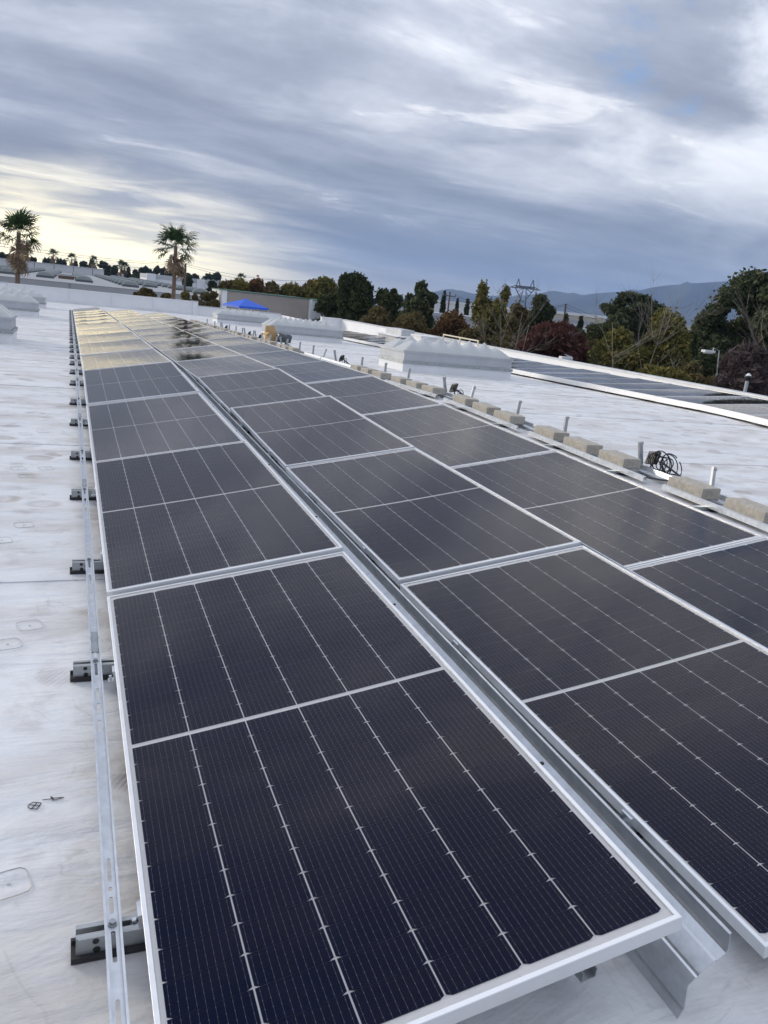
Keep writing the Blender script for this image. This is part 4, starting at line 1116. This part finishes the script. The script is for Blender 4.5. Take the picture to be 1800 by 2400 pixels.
for i, (px, pt, pb_, wd, D, kd, lab) in enumerate(((1120, 792, 860, 90, 54, 'rusty', 'rust-brown shrub behind the guard rail'), (1235, 800, 870, 90, 52, 'brown', 'brown shrub below the crooked pale trunk'), (1390, 800, 890, 90, 50, 'brown', 'brown shrub between the red tree and the yellow-green tree'),
        (1330, 770, 850, 120, 66, 'dark', 'dark shrub mass behind the red tree'), (1180, 745, 840, 120, 66, 'brown', 'grey-brown thicket behind the thin pale trees'), (1415, 755, 850, 110, 64, 'dark', 'dark shrub mass behind the yellow-green tree'), (1010, 770, 850, 100, 64, 'dark', 'dark shrub below the rust-orange tree'),
        (1545, 860, 950, 130, 40, 'olive', 'olive shrub low along the right parapet'), (1700, 880, 985, 120, 40, 'brown', 'brown shrub between the two street lamps'), (1600, 790, 880, 90, 60, 'dark', 'dark shrub left of the curved street lamp'), (860, 740, 820, 110, 66, 'dark', 'dark shrub behind the brown thicket'))):
    tree('shrub', lab, px, pt, pb_, wd, D, L[kd], B, 11, 4200, .2, 200 + i, 'twig', .06, asp=2.6, fill=.3, cat='shrub')
# hedge of trees behind the beige wall
hedge = [(532, 664, 'brown', 50), (565, 662, 'olive', 48), (600, 660, 'rusty', 52), (640, 667, 'brown', 56), (682, 672, 'olive', 52), (722, 672, 'brown', 56), (752, 658, 'olive', 62)]
hl = ['brownish', 'olive', 'rust-tinted', 'dull brown', 'yellow-olive', 'grey-brown', 'taller olive']
for i, (px, pt, kd, wd) in enumerate(hedge):
    tree('hedge_tree', f'{hl[i]} tree above the beige wall, {ORD[i]} from the left', px, pt - 6, pt + 85, wd * 1.55, 96, L[kd], B, 11, 5200, .42, 40 + i, 'round', .2, group='trees in a line above the beige wall')
# growth just beyond the far parapet
for i, (px, pt, pb_, wd, D, kd, lab) in enumerate(((345, 676, 712, 46, 72, 'brown', 'brown leafy bush beyond the parapet left of the palm'), (390, 688, 712, 24, 72, 'brown', 'small thin bush at the foot of the palm'),
        (435, 684, 722, 24, 70, 'olive', 'small olive bush right of the palm foot'), (458, 690, 722, 16, 70, 'brown', 'tiny brown bush between two olive bushes'), (490, 682, 740, 62, 76, 'brown', 'brownish bush tree left of the white pier'), (318, 686, 706, 12, 72, 'brown', 'tiny twig bush at the left of the brown bush'))):
    tree('bush', lab, px, pt, pb_, wd, D, L[kd], B, 7, 900 if wd < 30 else 2600, .26, 60 + i, 'round', .08, cat='bush', fill=.3)
# cypresses among the far halls
for i, (px, pt, wd, D) in enumerate(((1038, 684, 9, 130), (1069, 699, 7, 150), (1093, 699, 9, 140), (1157, 722, 7, 140), (1322, 738, 10, 110), (1357, 742, 10, 110), (1600, 768, 8, 120))):
    tree('cypress_tree', f'slim dark cypress, {ORD[i]} from the left among the far halls', px, pt, pt + 70, wd, D, L['far'], B, 7, 1100, .5, 80 + i, 'column', .15, group='slim cypresses among the far halls')
# skyline trees behind the warehouse
sk = [(5, 592, 22, 0), (20, 597, 9, 1), (32, 598, 9, 1), (74, 604, 8, 1), (82, 606, 10, 0), (106, 606, 7, 1), (114, 607, 7, 1), (122, 604, 9, 1), (136, 609, 7, 1), (143, 607, 8, 1), (151, 609, 7, 1), (177, 613, 10, 1),
      (196, 613, 26, 0), (215, 612, 22, 1), (243, 614, 30, 0), (268, 624, 24, 0), (301, 628, 12, 1), (318, 632, 20, 0), (338, 624, 18, 0), (367, 624, 12, 0), (352, 632, 16, 0), (384, 630, 16, 0), (400, 632, 14, 1), (424, 634, 14, 0), (444, 642, 18, 0), (458, 644, 16, 0), (484, 642, 18, 0), (508, 640, 16, 0), (497, 646, 16, 0)]
for i, (px, pt, wd, kd) in enumerate(sk):
    tree('skyline_tree', f'small dark {["bushy", "pointed"][kd]} tree on the skyline, {ORD[i]} from the left', px, pt, pt + (26 if kd else 30), wd * 1.15, 345 + (i * 37) % 60, L['far'], B, 7, 500, 1.5, 100 + i, 'cone' if kd else 'round', .3, group='dark trees on the skyline behind the warehouse', limbs=4)
for i, (px, pt, wd, D, lab) in enumerate(((440, 652, 26, 190, 'dark green dense tree in front of the white hall, left one'), (498, 661, 32, 185, 'dark green dense tree in front of the white hall, right one'), (312, 645, 56, 310, 'wide dark tree mass right of the pale warehouse wall'), (255, 640, 40, 320, 'dark tree at the end of the pale warehouse wall'))):
    tree('dark_tree', lab, px, pt, pt + 34, wd, D, L['far'], B, 9, 1600, .9, 140 + i, 'round', .3, limbs=5)
# more skyline to the right, seen between the nearer trees
for i, px in enumerate((800, 870, 905, 955, 1010, 1130, 1170, 1340, 1370, 1530, 1600, 1640)):
    y = 700 + (px - 862) * .109
    tree('skyline_tree', f'tiny far-off tree between the nearer trees, {ORD[i]} from the left', px, y - 6 - (i * 5) % 9, y + 14, 22 + (i * 7) % 14, 260, L['far'], B, 7, 500, 1.1, 160 + i, 'round', .3, group='tiny far-off trees between the nearer trees', limbs=4)

# dead pale branches standing in front of the olive trees
def bare(label, px, ptop, pbot, D, seed, n=7, r0=.035, mat=None):
    rn = random.Random(seed); a = at(px, pbot, D); z1 = at(px, ptop, D)[2] - GROUND
    t = thing('bare_tree', label, 'tree', T(a[0], a[1], GROUND)); b = MB(); tr_ = MB()
    pts = [np.array([0, 0, 0.])]
    for k in range(6): pts.append(pts[-1] + np.array([rn.gauss(0, .22), rn.gauss(0, .22), z1 / 6]))
    tr_.tube(pts, [r0 * (1 - i / 7) * .8 + .006 for i in range(7)], 7)
    for k in range(n):
        i = rn.randint(2, 5); p = pts[i].copy(); d = np.array([rn.gauss(0, 1), rn.gauss(0, 1), rn.uniform(.5, 1.3)]); d /= np.linalg.norm(d); q = [p]
        for j in range(5): d = d + np.array([rn.gauss(0, .25), rn.gauss(0, .25), .12]); d /= np.linalg.norm(d); q.append(q[-1] + d * z1 * .075)
        b.tube(q, [.013, .011, .009, .007, .005, .003], 5)
        for j in range(2, 5):
            for _ in range(4):
                e = d + np.array([rn.gauss(0, .6), rn.gauss(0, .6), rn.gauss(.2, .4)]); e /= np.linalg.norm(e); b.tube([q[j], q[j] + e * z1 * .05, q[j] + e * z1 * .10 + np.array([0, 0, .1])], [.006, .004, .002], 4)
    tr_.obj('trunk', mat or PB, t, True); b.obj('branches', mat or PB, t, True)
bare('white dead tree standing in front of the olive trees', 1470, 715, 880, 43, 5, 12)
bare('thin dead tree beside the white one in front of the olive tree', 1440, 760, 880, 43, 6, 8)
bare('crooked pale bare trunk left of the dark red tree', 1205, 730, 830, 46, 7, 10)
bare('pale bare trunk at the foot of the yellowing tree', 1168, 735, 830, 47, 8, 8)
bare('pale bare trunk leaning right above the guard rail end', 1222, 760, 845, 45, 9, 9)
bare('slender pale branches at the right edge among mauve twigs', 1775, 770, 960, 44, 10, 10)

# ------------------------------------------------------------------ palms
def frond(rs, ln, dead):
    """fan leaf: stalk along +X, fan of folded, drooping blades at its end"""
    V = []; I = []
    st = ln * .55
    def quad(a, b, c, d):
        o_ = len(V); V.extend([a, b, c, d]); I.append((o_, o_ + 1, o_ + 2, o_ + 3))
    w = .022
    quad((0, -w, 0), (0, w, 0), (st, w * .7, 0), (st, -w * .7, 0))
    nb = 20
    for k in range(nb):
        a = math.radians(-118 + 236 * k / (nb - 1)) + rs.normal(0, .03)
        L_ = ln * .56 * (1 - .32 * abs(a) / 2.1) * rs.uniform(.85, 1.1)
        d = np.array([math.cos(a), math.sin(a), 0]); s_ = np.array([-d[1], d[0], 0])
        p0 = np.array([st, 0, 0.]); wd = .030 * ln
        z1 = .06 * ln * (1 if k % 2 else .3); dr = rs.uniform(.18, .45) * (1.6 if dead else 1)
        p1 = p0 + d * L_ * .55 + np.array([0, 0, z1]); p2 = p0 + d * L_ * .82 + np.array([0, 0, z1 - dr * L_ * .28]); p3 = p0 + d * L_ * .98 + np.array([0, 0, z1 - dr * L_ * .75])
        quad(p0 - s_ * wd * .2, p0 + s_ * wd * .2, p1 + s_ * wd, p1 - s_ * wd)
        quad(p1 - s_ * wd, p1 + s_ * wd, p2 + s_ * wd * .55, p2 - s_ * wd * .55)
        quad(p2 - s_ * wd * .55, p2 + s_ * wd * .55, p3 + s_ * .006, p3 - s_ * .006)
    return np.array(V), I

def palm(name, label, px, pcrown, D, fr_len, seed, r0, ngreen=34, ndead=26, lean=(0, 0), group=None, simple=False):
    rs = np.random.RandomState(seed); P = at(px, pcrown, D); H = P[2] - GROUND
    t = thing(name, label, 'palm tree', T(P[0] - lean[0], P[1] - lean[1], GROUND), group)
    tb = MB(); pts = []; rad = []
    for k in range(22):
        f = k / 21; pts.append((lean[0] * f ** 1.6, lean[1] * f ** 1.6, H * f)); rad.append(r0 * (1.25 - .45 * f) * (1 + (.05 if k % 2 else -.03)))
    tb.tube(pts, rad, 10); tb.obj('trunk', M['palmbark'], t, True)
    for nm, n, e0, e1, mat, dead in (('crown', ngreen, -38, 88, L['palm'], False), ('dead_fronds', ndead, -86, -42, L['dead'], True)):
        if not n: continue
        VV = []; II = []; o_ = 0
        for k in range(n):
            V, I = frond(rs, fr_len * (rs.uniform(.8, 1.08) if not dead else rs.uniform(.6, .95)), dead)
            el = math.radians(e0 + (e1 - e0) * ((k + rs.uniform(0, 1)) / n) ** (.85)); az = k * 2.39996 + rs.normal(0, .25); tw = rs.normal(0, .35)
            Rm = np.array((RZ(az) @ RY(-el) @ RX(tw)).to_3x3()); V = V @ Rm.T + np.array([lean[0], lean[1], H - (.15 + rs.uniform(0, 1.7) if dead else rs.uniform(0, .35))])
            if D < 100: link('dead_frond' if dead else 'frond', np_mesh('frond', V, I, mat), t); continue
            VV.append(V); II += [tuple(i + o_ for i in q) for q in I]; o_ += len(V)
        if VV: link(nm, np_mesh(nm, np.concatenate(VV), II, mat), t)
palm('palm_tree', 'fan palm left of the frame with a ragged brown skirt', 44, 545, 76, 2.2, 3, .21, 22, 12, (.35, 0))
palm('palm_tree', 'fan palm with a full green crown behind the parapet', 412, 577, 78, 2.2, 7, .2, 24, 11, (.12, 0))
for i, (px, pc, lab) in enumerate(((64, 592, 'tiny thin palm right of the near left palm'), (125, 597, 'tiny thin palm above the pale warehouse wall, left of two'), (168, 607, 'tiny thin palm above the pale warehouse wall, right of two'), (220, 613, 'tiny palm rising behind a dark skyline tree'), (284, 624, 'tiny skyline palm, left of a close pair'), (292, 626, 'tiny skyline palm, right of a close pair'), (425, 638, 'tiny palm on the skyline right of the pole'), (565, 652, 'tiny palm above the hedge trees'))):
    palm('skyline_palm', lab, px, pc, 330, 2.6, 20 + i, .28, 16, 8, (0, 0), 'tiny palms on the skyline')

# ------------------------------------------------------------------ poles, wires, pylon, lamps
def pole(label, px, ptop, D, arms=(), r0=.16, leanx=0):
    P = at(px, ptop, D); t = thing('utility_pole', label, 'utility pole', T(P[0], P[1], GROUND)); H = P[2] - GROUND
    MB().tube([(leanx, 0, 0), (0, 0, H)], [r0 * 1.3, r0 * .8], 8).obj('shaft', M['wood'], t)
    tips = []
    for f in arms:
        MB().bar((-1.1, .1, H - f), (1.1, .1, H - f), .12).obj('cross_arm', M['wood'], t)
        for x in (-1, 1): MB().tube([(x, .1, H - f + .06), (x, .1, H - f + .3)], .06, 6).obj('insulator', M['steel'], t); tips.append(Vector((P[0] + x, P[1] + .1, P[2] - f + .3)))
    return tips or [Vector(P)]
pa = pole('dark bare utility pole right of the green-crowned palm', 435, 617, 130, (), .2)
pb1 = pole('far utility pole with cross-arms left of the tall dark tree', 775, 654, 190, (.4, 1.6), .16)
pc = pole('utility pole between two slim cypresses', 1055, 684, 125, (.6,), .15)
pd = pole('leaning dark utility pole by the cream topped warehouse', 1326, 712, 115, (), .16, .9)
def wire(a, b, sagm, label, r_=.03):
    a, b = np.array(a), np.array(b); pts = []
    for k in range(25):
        f = k / 24; p = a * (1 - f) + b * f; p = p - np.array([0, 0, sagm * 4 * f * (1 - f)]); pts.append(p)
    o_ = MB().tube(pts, r_, 5).obj('power_line', M['wire'], None, True); tag(o_, label, 'power line', 'power lines across the sky')
W0 = [at(-120, 548, 110), at(-120, 556, 110), at(-120, 575, 110)]
wire(W0[0], at(435, 619, 130), .6, 'upper power line from the left edge to the dark pole', .022)
wire(W0[1], at(435, 622, 130), .6, 'second power line just below the upper one on the left', .022)
wire(W0[2], at(435, 632, 130), .5, 'lowest thin power line left of the dark pole', .018)
wire(at(435, 619, 130), pb1[0], 1.2, 'upper power line from the dark pole to the far pole', .026)
wire(at(435, 623, 130), pb1[2], 1.2, 'lower power line from the dark pole to the far pole', .026)
wire(pb1[1], pc[0], 1.4, 'power line from the far pole to the cypress pole', .026)
wire(pc[1], pd[0], 1.6, 'power line from the cypress pole to the leaning pole', .024)
wire(pc[0], at(1330, 715, 116), 1.7, 'lower power line from the cypress pole to the leaning pole', .024)
wire(pd[0], at(1560, 745, 160), 1.6, 'power line from the leaning pole into the round eucalyptus', .024)
wire(at(1328, 720, 115), at(1560, 752, 160), 1.6, 'lower power line from the leaning pole into the round eucalyptus', .024)

def pylon(label, px, ptop, pbase, D):
    P = at(px, ptop, D); t = thing('lattice_pylon', label, 'pylon', T(P[0], P[1], GROUND) @ RZ(-math.radians(28))); H = P[2] - GROUND
    u_ = D / F * 1.0; b = MB(); c = MB(); th = .60
    wl = 5.6                                   # half distance between the two peaks
    zc = H - 6.8
    for s_ in (-1, 1):
        for y in (-1.2, 1.2):
            b.bar((s_ * 4.2, y * 2, 0), (s_ * 2.0, y, zc - 8), th); b.bar((s_ * 2.0, y, zc - 8), (s_ * 7.2, y, zc), th); b.bar((s_ * 2.0, y, zc - 8), (s_ * 1.0, y, zc), th * .8)
            b.bar((s_ * 7.2, y, zc), (s_ * wl, 0, H), th); b.bar((s_ * 3.4, y, zc), (s_ * wl, 0, H), th)
            n = 6
            for k in range(n):
                f0, f1 = k / n, (k + 1) / n; x0 = 4.2 - 2.2 * f0; x1 = 4.2 - 2.2 * f1; z0 = (zc - 8) * f0; z1 = (zc - 8) * f1
                if s_ > 0: b.bar((-x0, y * (2 - f0), z0), (x1, y * (2 - f1), z1), th * .6); b.bar((x0, y * (2 - f0), z0), (-x1, y * (2 - f1), z1), th * .6)
            for k in range(3):
                f0, f1 = k / 3, (k + 1) / 3
                b.bar((s_ * (2 + 5.2 * f0), y, zc - 8 + 8 * f0), (s_ * (2 - 1.0 * f1), y, zc - 8 + 8 * f1), th * .6)
    for y in (-1.2, 1.2):
        c.bar((-12, 0, zc - .3), (-7.2, y, zc + 1.6), th * .7); c.bar((12, 0, zc - .3), (7.2, y, zc + 1.6), th * .7)
        c.bar((-12, y * .2, zc), (12, y * .2, zc), th); c.bar((-7.2, y, zc + 1.6), (7.2, y, zc + 1.6), th * .8)
        for k in range(12): x = -7.2 + 14.4 * k / 12; c.bar((x, y * .3, zc), (x + .6, y, zc + 1.6), th * .55); c.bar((x + .6, y, zc + 1.6), (x + 1.2, y * .3, zc), th * .55)
    b.obj('lattice_legs', M['steel'], t); c.obj('cross_arm', M['steel'], t)
    return t
pylon('grey twin-peaked lattice pylon above the trees', 1233, 655, 720, 640)

def street_lamp(label, px, phead, D, arm, cobra=True):
    P = at(px, phead, D); t = thing('street_lamp', label, 'street lamp', T(P[0], P[1], GROUND)); H = P[2] - GROUND
    if cobra:
        MB().tube([(0, 0, 0), (-.15, 0, H * .9)], [.09, .06], 8).obj('pole', M['coping'], t)
        pts = [(-.15, 0, H * .9), (-.3, 0, H + .18), (-.7, 0, H + .28), (-arm, 0, H + .12)]; MB().tube(pts, .03, 6).obj('arm', M['coping'], t)
        MB().box(-arm - .62, -arm, -.14, .14, H + .05, H + .16).box(-arm - .5, -arm - .1, -.11, .11, H - .0, H + .05).obj('lamp_head', M['lamp'], t)
    else:
        MB().tube([(0, 0, 0), (0, 0, H - .22)], [.08, .06], 8).obj('pole', M['coping'], t)
        MB().tube([(0, 0, H - .22), (0, 0, H - .1), (0, 0, H - .05)], [.10, .13, .11], 10).obj('lamp_head', M['black'], t); MB().tube([(0, 0, H - .05), (0, 0, H + .03)], [.1, .03], 10).obj('lens_cap', M['lamp'], t)
street_lamp('curved-arm street lamp among the trees on the right', 1695, 832, 42, .65)
street_lamp('short lamp post with a white cap behind the right parapet', 1755, 877, 30, 0, False)
street_lamp('white street lamp head just above the parapet below the red tree', 1350, 846, 40, .3)

# ------------------------------------------------------------------ hazy air around everything
hz = MB().box(-7600, 7600, -7600, 7600, GROUND - 1, 420)
hm = bpy.data.materials.new('hazy_air'); hm.use_nodes = True; g = NT(hm.node_tree)
out = g.new('ShaderNodeOutputMaterial'); pv = g.new('ShaderNodeVolumePrincipled')
pv.inputs['Color'].default_value = (0.42, 0.62, 1.0, 1); pv.inputs['Density'].default_value = 0.00011; pv.inputs['Anisotropy'].default_value = 0.0
g.l.new(pv.outputs[0], out.inputs['Volume'])
o = hz.obj('haze', hm); o['kind'] = 'stuff'; o['label'] = 'thin bluish haze in the air'
